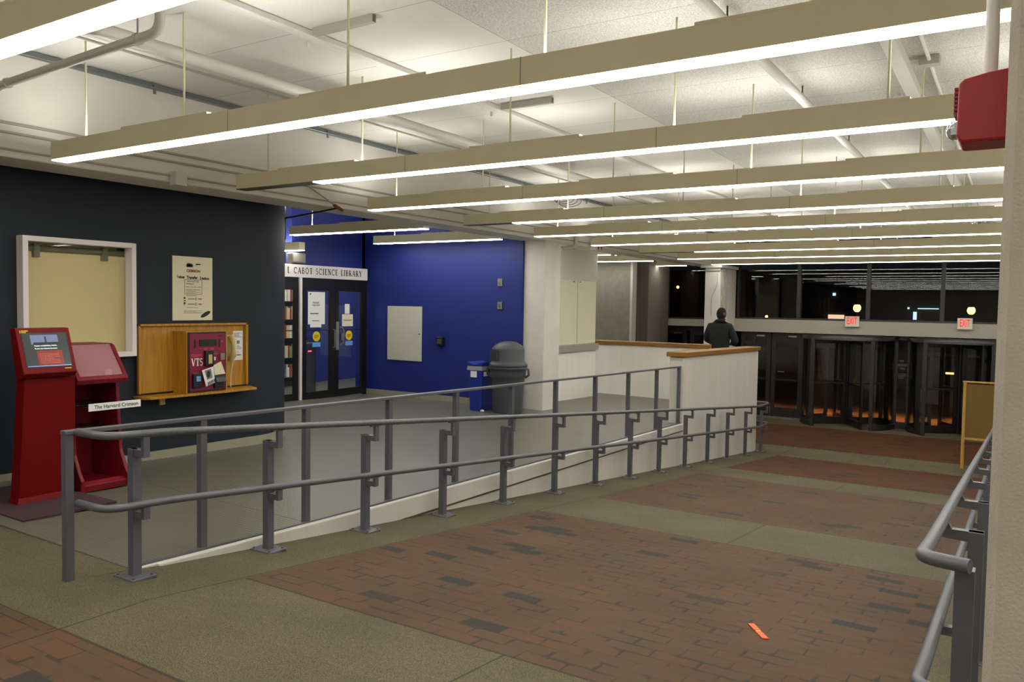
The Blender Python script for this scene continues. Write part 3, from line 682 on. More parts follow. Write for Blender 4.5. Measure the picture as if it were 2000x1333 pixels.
for y in (4.3, 6.4, 8.5, 10.6, 12.7): MB().box(-6.535, -6.52, y, y+.02, 1.82, 1.90).build('hanger', M['galv'], t)
t = thing('surface_raceway', 'double white raceway running lengthwise on the ceiling', 'raceway', (-4.3, 8, 1.9))
MB().box(-4.40, -4.36, -4.1, 20.6, 1.888, 1.918).build('raceway', M['pipe'], t, 0.006)
MB().box(-4.34, -4.275, -4.1, 20.6, 1.875, 1.918).build('wide_raceway', M['pipe'], t, 0.006)
for y in (4.12, 6.5, 8.9, 11.3, 13.7):
    MB().cyl((-4.40,y,1.835), (-4.40,y,1.88), 0.012, 10).build('sensor', M['pipe'], t)
def strut(y, lab):
    t = thing('ceiling_strut', lab, 'bracket', (-3.85, y, 1.9), 'struts beside the ceiling raceway')
    MB().prism([(y-.02,1.865),(y+.02,1.865),(y+.02,1.918),(y+.015,1.918),(y+.015,1.870),(y-.015,1.870),(y-.015,1.918),(y-.02,1.918)], 'x', -4.24, -3.68).build('channel', M['pipe_g'], t)
strut(4.03, 'short white steel strut on the ceiling above the second light row')
strut(6.44, 'short steel strut on the ceiling behind the second light row')
strut(8.85, 'far short steel strut beside the raceway')
# right side: box duct, conduit with boxes
tag(MB().box(-0.86, -0.76, -4.1, 20.6, 1.83, 1.918).build('ceiling_duct', M['pipe'], None, 0.004), 'square white duct on the ceiling at the right', 'duct')
t = thing('conduit_run', 'thin conduit with square boxes on the ceiling at the right', 'conduit', (-0.62, 8, 1.88))
MB().cyl((-0.62,-4.1,1.885), (-0.62,20.6,1.885), 0.014, 8).build('conduit', M['pipe'], t)
for y in (4.45, 6.79, 9.3, 11.7, 14.1): MB().box(-0.69, -0.55, y-.05, y+.05, 1.85, 1.918).build('junction_box', M['pipe_g'], t, 0.004)
for i, y in enumerate((5.05, 7.15, 9.4, 11.9)):
    MB().cyl((-1.62,y,1.83), (-1.62,y,1.918), 0.006, 6).build('pipe_hanger', M['black'], bpy.data.objects['ceiling_pipe.001'])
# near elbow pipe at top left
p = bend([(-6.62,3.10,1.02),(-6.62,3.10,1.60),(-4.35,2.93,1.60),(-4.25,2.75,1.90)], 0.13, 8)
t = thing('bent_pipe', 'bent grey pipe hanging below the ceiling at top left', 'pipe', (-5, 3, 1.6))
MB().tube(bend([(-6.565,2.99,1.25),(-6.565,2.99,1.56),(-4.33,2.93,1.60),(-4.20,2.72,1.91)], 0.16, 8), 0.030, 14).build('tube', M['pipe_g'], t)
for x, y, z in ((-6.30,2.983,1.565),(-4.62,2.938,1.595)): MB().tube([(x-.015,y,z),(x+.015,y,z)], 0.037, 14).build('clamp', M['pipe_g'], t)
MB().cyl((-4.62,2.938,1.63),(-4.62,2.938,1.915), 0.006, 6).build('hanger', M['galv'], t)
# conduits low on the beam face
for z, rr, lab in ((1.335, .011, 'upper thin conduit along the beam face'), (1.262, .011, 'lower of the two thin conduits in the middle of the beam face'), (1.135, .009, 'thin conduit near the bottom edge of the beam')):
    pipe('beam_conduit', [(-6.588,-4.0,z),(-6.588,19.2,z)], rr, M['pipe_g'], lab, 'conduit', 'conduits along the beam')  # darker grey paints in the shadow lines beneath the conduits
tag(MB().box(-6.6, -6.50, 4.50, 4.62, 1.045, 1.165).build('junction_box', M['pipe'], None, 0.006), 'square white junction box on the beam edge above the dark wall', 'box')
t = thing('wall_bracket', 'slanting grey rod with dark red tip under the beam by the blue wall', 'bracket', (-6.5, 6.6, 1.2))
MB().cyl((-6.56,6.05,1.30), (-6.50,6.55,1.065), 0.010, 8).build('rod', M['pipe_g'], t)
MB().cyl((-6.51,6.49,1.09), (-6.49,6.61,1.038), 0.018, 10).build('tip', mat('rusty_red', RGB(110, 48, 34), .7), t)
MB().tube([(-6.5,6.55,1.06),(-7.4,6.75,1.03),(-7.9,6.72,.98)], 0.010, 8).build('arm', M['black'], t)
# fittings on top of the white column
t = thing('pipe_fitting', 'cluster of white pipes and valve boxes on the beam beside the column', 'pipe', (-6.5, 12.9, 1.1))
MB().tube(bend([(-6.565,12.4,1.35),(-6.565,12.4,1.035),(-6.9,12.6,1.035)], .08), 0.03, 12).build('tube', M['pipe'], t)
MB().box(-6.598, -6.48, 13.0, 13.35, 1.02, 1.20).build('box', M['pipe'], t, 0.005)
for y in (13.10, 13.22): MB().box(-6.479, -6.472, y, y+.035, 1.03, 1.18).build('red_strip', M['redalarm'], t)
t = thing('cable_loop', 'loose loop of cables hanging above the fifth light row', 'cable', (-6.3, 10.5, 1.6))
for k in range(4):
    a = [(-6.42+0.03*k+.16*math.sin(q)*(1+.1*k), 11.6+.04*k, 1.915-.20*(1+.12*k)*math.sin(q*.5)) for q in [math.pi*j/10 for j in range(0, 19)]]
    MB().tube(a, 0.006, 6).build('cable', M['galv'], t)
# conduits on the far column
t = thing('column_conduit', 'bundle of vertical conduits on the side of the far column', 'conduit', (-6.2, 19.8, 0.2))
for k, y in enumerate((19.50, 19.62, 19.76, 19.92)): MB().cyl((-6.205, y, -0.05 if k else -0.3), (-6.205, y, 1.0), 0.016, 8).build('conduit', M['pipe_g'], t)
MB().box(-6.215, -6.15, 19.45, 19.8, -0.45, -0.06).build('box', M['pipe'], t, 0.005)
MB().tube([(-6.28,19.392,0.85),(-6.28,19.392,0.6),(-6.42,19.392,0.25),(-6.42,19.392,-0.2)], 0.008, 6).build('cable', M['pipe_g'], t)
MB().tube([(-6.62,19.36,0.93),(-6.25,19.36,0.93),(-6.19,19.5,0.93)], 0.018, 8).build('elbow', M['pipe_g'], t)

# ------------------------------------------------------------------ railings
def rz(y): return -0.735 - 0.0886*(max(y, 2.55)-2.55)
PY = [2.608,3.557,4.492,5.468,6.438,7.46,8.458,9.46,10.46,11.50,12.55,13.60,14.70,15.78]
RX = -4.05; PXL = -4.155
t = thing('handrail', 'double grey pipe handrail on posts along the brick ramp', 'handrail', (-4.1, 9, FZ(9)))
def railpath(x, dz, inner, ynear, wrap):
    s = 1 if inner < x else -1
    pts = [(inner, ynear, rz(2.4)-dz), (x, ynear, rz(2.4)-dz), (x, 2.75, rz(2.75)-dz), (x, 9, rz(9)-dz), (x, 15.3, rz(15.3)-dz)]
    if wrap: pts += [(x, 15.95, rz(15.3)-dz+.0), (x-.28, 15.98, rz(15.3)-dz)]
    return bend(pts, 0.11, 7)
for dz, nm in ((0, 'top_rail'), (0.395, 'lower_rail')):
    MB().tube(railpath(RX, dz, -4.32, 2.38, True), 0.0215, 14).build(nm, M['railworn'] if dz == 0 else M['rail'], t)
for y in PY:
    z0 = FZ(y); zt = rz(y)-0.10; xp = PXL
    p = MB().box(xp-.0255, xp+.0255, y-.0255, y+.0255, z0+.012, zt)
    p = p.build('post', M['rail'], t)
    MB().box(xp-.095, xp+.095, y-.075, y+.075, z0-.004, z0+.014).build('base_plate', M['rail'], p, 0.004)
    for sx in (-1, 1):
        for sy in (-1, 1): MB().cyl((xp+sx*.075, y+sy*.055, z0+.014), (xp+sx*.075, y+sy*.055, z0+.022), 0.009, 8).build('bolt', M['rail'], p)
    MB().box(xp-.0255, RX+.012, y-.019, y+.019, zt-.040, zt).box(RX-.012, RX+.012, y-.019, y+.019, zt-.002, rz(y)-.018).box(RX-.012, RX+.012, y-.06, y+.06, rz(y)-.024, rz(y)-.016).build('bracket', M['rail'], p)
    zl = rz(y)-.395
    MB().box(xp+.0255, RX+.012, y-.019, y+.019, zl-.092, zl-.055).box(RX-.012, RX+.012, y-.019, y+.019, zl-.057, zl-.018).box(RX-.012, RX+.012, y-.05, y+.05, zl-.024, zl-.016).build('bracket', M['rail'], p)

t = thing('guard_rail', 'grey square-post railing at the edge of the rubber floor', 'railing', (-4.33, 7, -1.6))
def gz(y): return -0.725 - 0.0194*(y-2.34)
GYs = [2.34,3.19,4.07,4.98,5.91,6.87,7.80,8.80,9.79,10.79,11.69]
mb = MB(); a, b = 2.315, 11.71
mb.hexa([(-4.378,a,gz(a)-.022),(-4.322,a,gz(a)-.022),(-4.322,b,gz(b)-.022),(-4.378,b,gz(b)-.022)], [(-4.378,a,gz(a)),(-4.322,a,gz(a)),(-4.322,b,gz(b)),(-4.378,b,gz(b))])
mb.build('top_rail', M['rail'], t, 0.003)
for i, y in enumerate(GYs):
    zb = FZ(y)-.01 if i == 0 else WT(y)+.0
    MB().box(-4.372, -4.328, y-.0225, y+.0225, zb, gz(y)-.02).build('post', M['rail'], t)

t = thing('handrail', 'grey pipe handrail beside the near column at the right edge', 'handrail', (-0.2, 9, FZ(9)))
RXR = -0.212; PXR = -0.098
for dz, nm in ((0, 'top_rail'), (0.395, 'lower_rail')):
    MB().tube(bend([(-0.083, 2.60, rz(2.6)-dz+.01),(RXR, 2.64, rz(2.64)-dz+.01),(RXR, 2.95, rz(2.95)-dz),(RXR, 9, rz(9)-dz),(RXR, 15.9, rz(15.9)-dz)], 0.10, 8), 0.0215, 16).build(nm, M['rail'], t)
for y in [2.68, 3.58] + [3.58+1.01*k for k in range(1, 13)]:
    z0 = FZ(y); zt = rz(y)-(0.012 if y < 3 else 0.035); xp = PXR
    p = MB().box(xp-.026, xp+.026, y-.0255, y+.0255, z0+.012, zt).build('post', M['rail'], t)
    MB().box(xp-.08, xp+.08, y-.075, y+.075, z0-.004, z0+.014).build('base_plate', M['rail'], p, 0.004)
    if y > 3: MB().prism([(xp+.0255,zt),(xp+.0255,zt-.045),(RXR-.008,zt-.035),(RXR-.012,zt+.034),(RXR+.012,zt+.034),(RXR+.03,zt)], 'y', y-.019, y+.019).build('bracket', M['rail'], p)
    zl = rz(y)-.395
    MB().box(RXR-.012, xp-.0255, y-.019, y+.019, zl-.070, zl-.035).box(RXR-.012, RXR+.012, y-.019, y+.019, zl-.037, zl-.016).build('bracket', M['rail'], p)

# ------------------------------------------------------------------ fire alarm on the near column
t = thing('fire_alarm', 'red fire alarm horn strobe on the near column', 'fire alarm', (-0.03, 1.55, 0.34))
MB().prism([(-0.022,0.394),(-0.052,0.391),(-0.086,0.384),(-0.094,0.377),(-0.095,0.292),(-0.089,0.280),(-0.022,0.280)], 'y', 1.515, 1.605).build('body', M['redalarm'], t, 0.004)
g = MB()
for k in range(7): g.box(-0.101, -0.093, 1.53, 1.585, 0.330+k*.0068, 0.3335+k*.0068)
g.build('horn_grille', M['redalarm'], t)
MB().sphere((-0.1, 1.556, 0.308), 0.016, 14, 10, 0.85, 1.7, 0.95).build('strobe', glass_mat('strobe_lens', (.88,.88,.9,1), 1.5, .05, 2.5), t)
MB().box(-0.104, -0.094, 1.535, 1.575, 0.298, 0.318).build('reflector', M['steel'], t)
tag(MB().cyl((-0.0505,1.556,0.392), (-0.0505,1.556,CEIL), 0.0105, 14).build('alarm_conduit', M['pipe'], None), 'white vertical conduit above the red fire alarm', 'conduit')

# ------------------------------------------------------------------ window in the dark wall
f = MB(); X0, X1 = -7.235, -7.10
fy0, fy1, fz0, fz1 = 3.47, 4.50, -0.55, 0.525; w = 0.045
Xf = -7.115
mbw = MB(); mbw.box(X0, Xf, fy0, fy0+w, fz0, fz1); mbw.box(X0, Xf, fy1-w, fy1, fz0, fz1); mbw.box(X0, Xf, fy0+w, fy1-w, fz0, fz0+w); mbw.box(X0, Xf, fy0+w, fy1-w, fz1-w, fz1)
wf = struct('window_9', mbw, M['white'], 'white framed interior window with a drawn cream blind', bevel=0.004)
MB().box(-7.232, -7.226, fy0+w, fy1-w, fz0+w, fz1-w).build('pane', M['glass'], wf)
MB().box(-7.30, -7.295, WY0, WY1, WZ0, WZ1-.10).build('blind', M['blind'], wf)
MB().cyl((-7.29,WY0,WZ1-.07), (-7.29,WY1,WZ1-.07), 0.028, 12).build('blind_roller', M['blindtube'], wf)
for y in (3.63, 4.25): MB().box(-7.31, -7.25, y, y+.05, WZ1-.15, WZ1-.03).build('roller_bracket', M['blindtube'], wf)
MB().box(-7.49, -7.44, WY0, WY1, WZ0, WZ1).build('backing', M['plain_white'], wf)

# ------------------------------------------------------------------ poster
po = MB().box(-7.219, -7.213, 4.950, 5.422, -0.214, 0.443).build('poster', M['cream']); tag(po, 'cream notice board titled Value Transfer Station on the dark wall', 'poster')
O = (-7.213, 4.950, -0.214)
k_ = MB(); rr_ = MB(); gg = MB(); W_, H_ = 0.472, 0.657
def PT(mb_, tx, x0, x1, y0, y1, bold=0.03): text_into(mb_, tx, Vector(O)+Vector((0, x0*W_, y0*H_)), *UX, (x1-x0)*W_, (y1-y0)*H_, 0.0015, bold)
PT(rr_, 'CRIMSON', .34, .68, .755, .80, .05); PT(rr_, 'V', .10, .14, .655, .705, .05); PT(k_, 'alue', .145, .29, .655, .70, .05)
PT(k_, 'Transfer', .34, .62, .65, .70, .05); PT(rr_, 'S', .67, .71, .645, .695, .05); PT(k_, 'tation', .715, .91, .645, .69, .05)
def PR(mb_, x0, x1, y0, y1): rect_into(mb_, x0*W_, x1*W_, y0*H_, y1*H_, O, *UX, lift=0.0012)
PR(k_, .34, .50, .835, .885); PR(gg, .36, .46, .85, .90); PR(k_, .57, .69, .875, .895); PR(k_, .57, .585, .855, .865)
for a in ((.29,.30,.41,.64),(.72,.73,.41,.64),(.29,.73,.41,.416),(.29,.73,.634,.64)): PR(k_, *a)
PT(k_, 'DEPOSIT VALUE TO CARD', .36, .64, .60, .622); PT(k_, 'Students', .33, .52, .565, .585); PT(k_, 'Faculty   Crimson Cash   and Staff', .33, .70, .515, .535)
lines_into(gg, .33*W_, .70*W_, .425*H_, .50*H_, 5, O, *UX, lift=.0012, seed=3)
PT(k_, 'HOW TO USE THE STATION', .34, .60, .38, .395)
PR(k_, .27, .31, .335, .365); PR(k_, .27, .32, .30, .315); PR(k_, .27, .31, .25, .285)
for yv in (.333, .25):
    PR(k_, .37, .54, yv, yv+.01); PR(gg, .56, .585, yv-.02, yv+.03); PR(rr_, .63, .72, yv-.003, yv+.012)
lines_into(gg, .34*W_, .66*W_, .195*H_, .21*H_, 1, O, *UX, lift=.0012, seed=5); lines_into(gg, .27*W_, .75*W_, .11*H_, .16*H_, 4, O, *UX, lift=.0012, seed=6)
el = [(0.82+0.14*math.cos(q)*math.cos(.45)-0.03*math.sin(q)*math.sin(.45), 0.095+(0.14*math.cos(q)*math.sin(.45)*.72+0.035*math.sin(q)*math.cos(.45))) for q in [2*math.pi*i/24 for i in range(24)]]
k_.raw(place([(p[0]*W_, p[1]*H_) for p in el], O, *UX, .0012), [tuple(range(24))])
k_.build('black_print', M['ink'], po); rr_.build('red_print', M['redink'], po); gg.build('small_print', M['greyink'], po)

# ------------------------------------------------------------------ oak cabinet with value machine, phone
t = thing('phone_cabinet', 'golden oak wall cabinet with shelf holding the card machine', 'cabinet', (-7.2, 5.2, -0.95))
MB().box(-7.219, -7.20, 4.57, 5.84, -0.93, -0.26).build('back_panel', M['oak'], t)
fr = MB(); fr.box(-7.20, -7.165, 4.55, 4.572, -0.93, -0.245); fr.box(-7.20, -7.165, 5.822, 5.85, -0.93, -0.245); fr.box(-7.20, -7.165, 4.55, 5.85, -0.268, -0.245)
fr.build('frame', M['oak'], t, 0.003)
MB().box(-7.20, -6.982, 4.94, 5.43, -0.948, -0.318).build('machine_box', M['oak'], t, 0.003)
sh = MB().prism([(-7.219,4.52),(-7.05,4.50),(-6.985,4.56),(-6.965,5.40),(-6.985,5.82),(-7.219,5.90)], 'z', -0.972, -0.948)
sh.build('shelf', M['oak'], t, 0.004)
vm = thing('card_machine', 'maroon card value machine lettered VTS in the oak cabinet', 'machine', (-6.975, 5.19, -0.64))
MB().box(-6.9812, -6.972, 4.955, 5.405, -0.938, -0.328).build('black_frame', M['black'], vm)
MB().box(-6.972, -6.968, 4.972, 5.392, -0.922, -0.344).build('face', M['maroon'], vm)
O = (-6.968, 4.972, -0.922); W_, H_ = 0.42, 0.578
def R3(mb_, x0, x1, y0, y1, d): mb_.box(-6.968, -6.968+d, O[1]+x0*W_, O[1]+x1*W_, O[2]+y0*H_, O[2]+y1*H_)
b_ = MB(); R3(b_, .26,.74,.78,.90,.006); b_.build('display', M['black'], vm)
b_ = MB(); R3(b_, .39,.62,.43,.70,.03); b_.build('card_slot', M['black'], vm, 0.003)
b_ = MB(); R3(b_, .47,.57,.47,.63,.033); b_.build('slot_label', M['phone'], vm)
b_ = MB(); R3(b_, .05,.30,.05,.30,.03); b_.build('bill_reader', M['black'], vm, 0.004)
b_ = MB(); R3(b_, .13,.24,.17,.26,.034); b_.build('reader_screen', M['ltblue'], vm)
b_ = MB(); R3(b_, .66,.94,.02,.17,.02); b_.build('tray', M['black'], vm, 0.003)
MB().prism([(-6.968,-0.78),(-6.915,-0.80),(-6.905,-0.845),(-6.968,-0.845)], 'y', O[1]+.64*W_, O[1]+.93*W_).build('tray_hood', M['lid'], vm, 0.003)
b_ = MB(); R3(b_, .84,.96,.52,.64,.02); b_.build('knob', M['greyink'], vm, 0.004)
b_ = MB(); R3(b_, .12,.16,.75,.90,.004); R3(b_, .82,.85,.76,.90,.004); R3(b_, .80,.90,.95,.965,.004); b_.build('slots', M['black'], vm)
w_ = MB(); serif_into(w_, 'VTS', Vector(O)+Vector((0, .04*W_, .44*H_)), *UX, .32*W_, .13*H_, 0.002, gap=.04); rect_into(w_, .68*W_,.72*W_,.52*H_,.58*H_, O, *UX, lift=.002)
w_.build('lettering', M['whiteink'], vm)
w_ = MB()
for a in ((.04,.34,.60,.645),(.38,.50,.71,.75),(.56,.68,.71,.75),(.66,.78,.62,.65),(.25,.35,.735,.745),(.68,.78,.665,.675),(.08,.26,.31,.325),(.88,.93,.84,.88)): rect_into(w_, a[0]*W_, a[1]*W_, a[2]*H_, a[3]*H_, O, *UX, lift=.0015)
w_.build('pale_labels', M['maroon2'], vm)
# crumpled flyer held in front of the machine
fl = thing('flyer', 'creased flyer with a grey portrait stuck on the card machine', 'flyer', (-6.93, 5.2, -0.72))
def quad(pts, x, name, m, par): 
    q = MB(); q.raw([(x+d, O[1]+a*W_, O[2]+b*H_) for a, b, d in pts]+[(x+d-.0015, O[1]+a*W_, O[2]+b*H_) for a, b, d in pts], [(0,1,2,3),(7,6,5,4),(0,4,5,1),(1,5,6,2),(2,6,7,3),(3,7,4,0)]); return q.build(name, m, par)
quad([(.38,.07,.0),(.62,.13,.006),(.58,.42,.006),(.26,.36,.0)], -6.926, 'left_sheet', M['paper'], fl)
quad([(.62,.262,.004),(.93,.275,.0),(.80,.50,.0),(.58,.44,.006)], -6.925, 'right_sheet', M['cream'], fl)
quad([(.40,.19,.0),(.55,.22,.002),(.50,.38,.002),(.33,.35,.0)], -6.9205, 'portrait', M['greyink'], fl)
el = [(0.435+0.05*math.cos(q), 0.285+0.062*math.sin(q)) for q in [2*math.pi*i/20 for i in range(20)]]
MB().raw([(-6.919, O[1]+a*W_, O[2]+b*H_) for a, b in el], [tuple(range(20))]).build('portrait_head', M['ink'], fl)
q = MB(); 
for kx in range(6): a = .42+.042*kx; q.raw([(-6.919, O[1]+x*W_, O[2]+y*H_) for x, y in ((a,.085+.012*kx),(a+.024,.09+.012*kx),(a+.02,.15+.012*kx),(a-.004,.145+.012*kx))], [(0,1,2,3)])
q.build('printed_words', M['ink'], fl)
# phone
ph = thing('wall_phone', 'beige telephone handset on the oak cabinet', 'telephone', (-7.16, 5.6, -0.5))
MB().box(-7.199, -7.165, 5.555, 5.655, -0.64, -0.375).build('base', M['phone'], ph, 0.012)
MB().tube([(-7.150,5.605,-0.39),(-7.12,5.605,-0.42),(-7.112,5.612,-0.51),(-7.12,5.615,-0.60),(-7.150,5.61,-0.635)], [0.030,0.032,0.020,0.032,0.028], 14).build('handset', M['phone'], ph)
coil = []
for i in range(150):
    s_ = i/149; cx, cy, cz = -7.12, 5.62-.02*math.sin(s_*3)-.035*s_*s_, -0.635-0.30*s_
    coil.append((cx+.006*math.cos(i*.9), cy+.006*math.sin(i*.9), cz))
MB().tube(coil, 0.0022, 5).build('cord', M['whiteink'], ph)
nt = MB().box(-7.199, -7.196, 5.672, 5.80, -0.655, -0.335).build('notice', M['paper']); tag(nt, 'narrow white instruction card right of the phone', 'notice')
O2 = (-7.196, 5.672, -0.655)
q = MB(); lines_into(q, .01, .12, .25, .305, 5, O2, *UX, lift=.0012, seed=8, fill=.6); rect_into(q, .045,.085,.18,.215, O2, *UX); lines_into(q, .045, .11, .12, .16, 4, O2, *UX, lift=.0012, seed=9); q.build('black_print', M['greyink'], nt)
q = MB(); rect_into(q, .045,.10,.05,.062, O2, *UX); rect_into(q, .06,.065,.155,.17, O2, *UX); rect_into(q, .06,.065,.08,.10, O2, *UX); q.build('red_print', M['redink'], nt)
tag(MB().box(-7.219, -7.19, 4.79, 4.85, -1.06, -0.97).build('wall_outlet', M['phone'], None, 0.004), 'small beige outlet box under the oak cabinet', 'outlet')

# ------------------------------------------------------------------ red kiosk
ks = thing('kiosk', 'bright red information kiosk with slanted screen', 'kiosk', (-6.4, 3.18, GZ(3.2)))
z0 = GZ(3.2)+.006
def sect(z, xf, xb, ya, yb_): return [(xb,ya,z),(xf,ya,z),(xf,yb_,z),(xb,yb_,z)]
S = [sect(z0, -6.235, -6.40, 2.985, 3.415), sect(z0+.05, -6.25, -6.38, 2.998, 3.408), sect(-1.1, -6.20, -6.32, 3.0, 3.40), sect(-0.60, -6.150, -6.27, 3.0, 3.375)]
mb = MB(); v = [p for s in S for p in s]; f = [(3,2,1,0), (12,13,14,15)]
for i in range(3):
    for k in range(4): f.append((i*4+k, i*4+(k+1) % 4, (i+1)*4+(k+1) % 4, (i+1)*4+k))
mb.raw(v, f); mb.build('body', M['redkiosk'], ks, 0.008)
hp = [(-6.085,-0.565),(-6.205,-0.232),(-6.285,-0.232),(-6.20,-0.60),(-6.12,-0.60)]
MB().prism(hp, 'y', 2.965, 3.357).build('head', M['redkiosk'], ks, 0.006)
hn = Vector((0.333, 0, 0.12)).normalized(); up_ = Vector((-0.12, 0, 0.333)).normalized()
O3 = Vector((-6.085, 2.965, -0.565)) + hn*0.001
U3 = ((0,1,0), tuple(up_), tuple(hn))
def flat(name, x0, x1, y0, y1, m, par, lift):
    q = MB(); rect_into(q, x0, x1, y0, y1, O3, *U3, lift=lift); return q.build(name, m, par)
scr = flat('screen_bezel', .03, .362, .045, .318, M['black'], ks, .001)
flat('screen', .038, .354, .053, .312, mat('screen_dark', RGB(50,54,52), .2, emit=RGB(52,58,56), estr=.55), ks, .002)
flat('screen_edge', .038, .354, .053, .058, mat('screen_pale', RGB(130,160,220), .3, emit=RGB(110,140,200), estr=.8), scr, .003)
flat('screen_photo', .09, .29, .225, .298, mat('screen_photo', RGB(90,100,130), .3, emit=RGB(92,100,128), estr=.7), scr, .003)
q = MB(); rect_into(q, .192,.204,.235,.285, O3, *U3, lift=.0036); rect_into(q, .105,.30,.225,.24, O3, *U3, lift=.0034); q.build('screen_figure', M['black'], scr)
flat('screen_text_panel', .12, .305, .06, .175, mat('screen_red', RGB(110,36,32), .3, emit=RGB(118,44,38), estr=.6), scr, .003)
q = MB(); lines_into(q, .135,.29,.075,.16, 7, O3, *U3, lift=.0037, seed=4, fill=.35); q.build('screen_small_text', mat('screen_tint', RGB(170,90,80), .3, emit=RGB(170,90,80), estr=.5), scr)
q = MB(); text_into(q, 'Reset availability fields.', O3+Vector((0,.11,0))+up_*.205, *U3, .165, .014, .004, .02); text_into(q, 'Reset and change browser', O3+Vector((0,.11,0))+up_*.183, *U3, .165, .014, .004, .02)
q.build('screen_title', mat('screen_white', RGB(220,225,230), .3, emit=RGB(210,215,225), estr=.8), scr)
q = MB(); rect_into(q, .025,.03,.315,.335, O3, *U3, lift=.002); rect_into(q, .035,.085,.328,.335, O3, *U3, lift=.002); rect_into(q, .035,.07,.316,.323, O3, *U3, lift=.002); rect_into(q, .30,.35,.028,.034, O3, *U3, lift=.002); q.build('yellow_logo', M['yellow'], ks)
# mat under it
fm = MB().prism([(-6.95,2.80),(-5.78,2.80),(-5.78,3.48),(-6.95,3.48)], 'z', GZ(2.9)-.012, GZ(2.9)+.005).build('floor_mat', M['mat_']); tag(fm, 'dark brown mat under the red kiosk', 'mat')
cb = MB().tube([(-6.95,2.55,-1.545),(-6.98,2.62,-1.42),(-7.05,2.66,-1.38),(-7.12,2.62,-1.46),(-7.16,2.5,-1.54)], .006, 6).build('power_cable', M['black']); tag(cb, 'black cable on the floor left of the kiosk', 'cable')

# ------------------------------------------------------------------ newspaper rack
rk = thing('newspaper_rack', 'maroon plastic newspaper rack with clear hood', 'newspaper rack', (-6.5, 3.74, GZ(3.74)))
zf = GZ(3.74); RY0, RY1 = 3.49, 3.912
# side walls follow a curved profile
prof = [(-6.86,zf),(-6.30,zf),(-6.285,zf+.10),(-6.33,zf+.16),(-6.40,zf+.30),(-6.43,-0.95),(-6.45,-0.72),(-6.86,-0.70)]
for nm, a in (('side_panel', RY0), ('side_panel', RY1-.03)):
    MB().prism(prof, 'y', a, a+.03).build(nm, M['redplastic'], rk, 0.006)
MB().box(-6.86, -6.82, RY0+.03, RY1-.03, zf, -0.70).build('back_panel', M['redplastic'], rk)
MB().prism([(-6.82,zf),(-6.31,zf),(-6.295,zf+.055),(-6.34,zf+.085),(-6.42,zf+.05),(-6.82,zf+.05)], 'y', RY0+.03, RY1-.03).build('tray', M['redplastic'], rk, 0.004)
hood = MB()
hpz = [(-6.86,-0.70),(-6.33,-0.70),(-6.315,-0.665),(-6.52,-0.40),(-6.56,-0.385),(-6.86,-0.385)]
for a in (RY0-.004, RY1-.026): hood.prism(hpz, 'y', a, a+.03)
hood.box(-6.86, -6.33, RY0+.026, RY1-.026, -0.70, -0.665); hood.box(-6.86,-6.54, RY0+.026, RY1-.026, -0.41, -0.385)
hood.prism([(-6.33,-0.70),(-6.315,-0.665),(-6.335,-0.635),(-6.355,-0.66)], 'y', RY0+.026, RY1-.026)
hood.build('hood', M['redplastic'], rk, 0.004)
MB().box(-6.86, -6.80, RY0+.026, RY1-.026, -0.665, -0.41).build('hood_back', M['maroon2'], rk)
MB().raw([(-6.335,RY0+.03,-0.645),(-6.335,RY1-.03,-0.645),(-6.535,RY1-.03,-0.39),(-6.535,RY0+.03,-0.39),(-6.340,RY0+.03,-0.648),(-6.340,RY1-.03,-0.648),(-6.540,RY1-.03,-0.393),(-6.540,RY0+.03,-0.393)], [(0,1,2,3),(7,6,5,4),(0,4,5,1),(1,5,6,2),(2,6,7,3),(3,7,4,0)]).build('clear_window', M['acrylic'], rk)
MB().box(-6.50, -6.495, RY1-.09, RY1-.035, -0.655, -0.60).build('sticker', M['paper'], rk)
MB().box(-6.82, -6.81, RY0+.12, RY0+.25, -0.80, -0.76).build('handle_slot', M['black'], rk)
for z in (-0.885, -1.09):
    q = MB()
    for k in range(9): y = RY0+.04+k*(RY1-RY0-.08)/8; q.cyl((-6.80,y,z), (-6.30,y,z), 0.003, 5)
    for x in (-6.79, -6.62, -6.46, -6.30): q.cyl((x,RY0+.03,z), (x,RY1-.03,z), 0.004, 5)
    q.build('wire_shelf', M['black'], rk)
lb = MB().box(-6.275, -6.268, 3.545, 3.995, -0.915, -0.855).build('name_plate', M['paper'], rk)
q = MB(); text_into(q, 'The Harvard Crimson', (-6.268,3.59,-0.900), *UX, .38, .032, .0015, .012); q.build('lettering', M['ink'], lb)

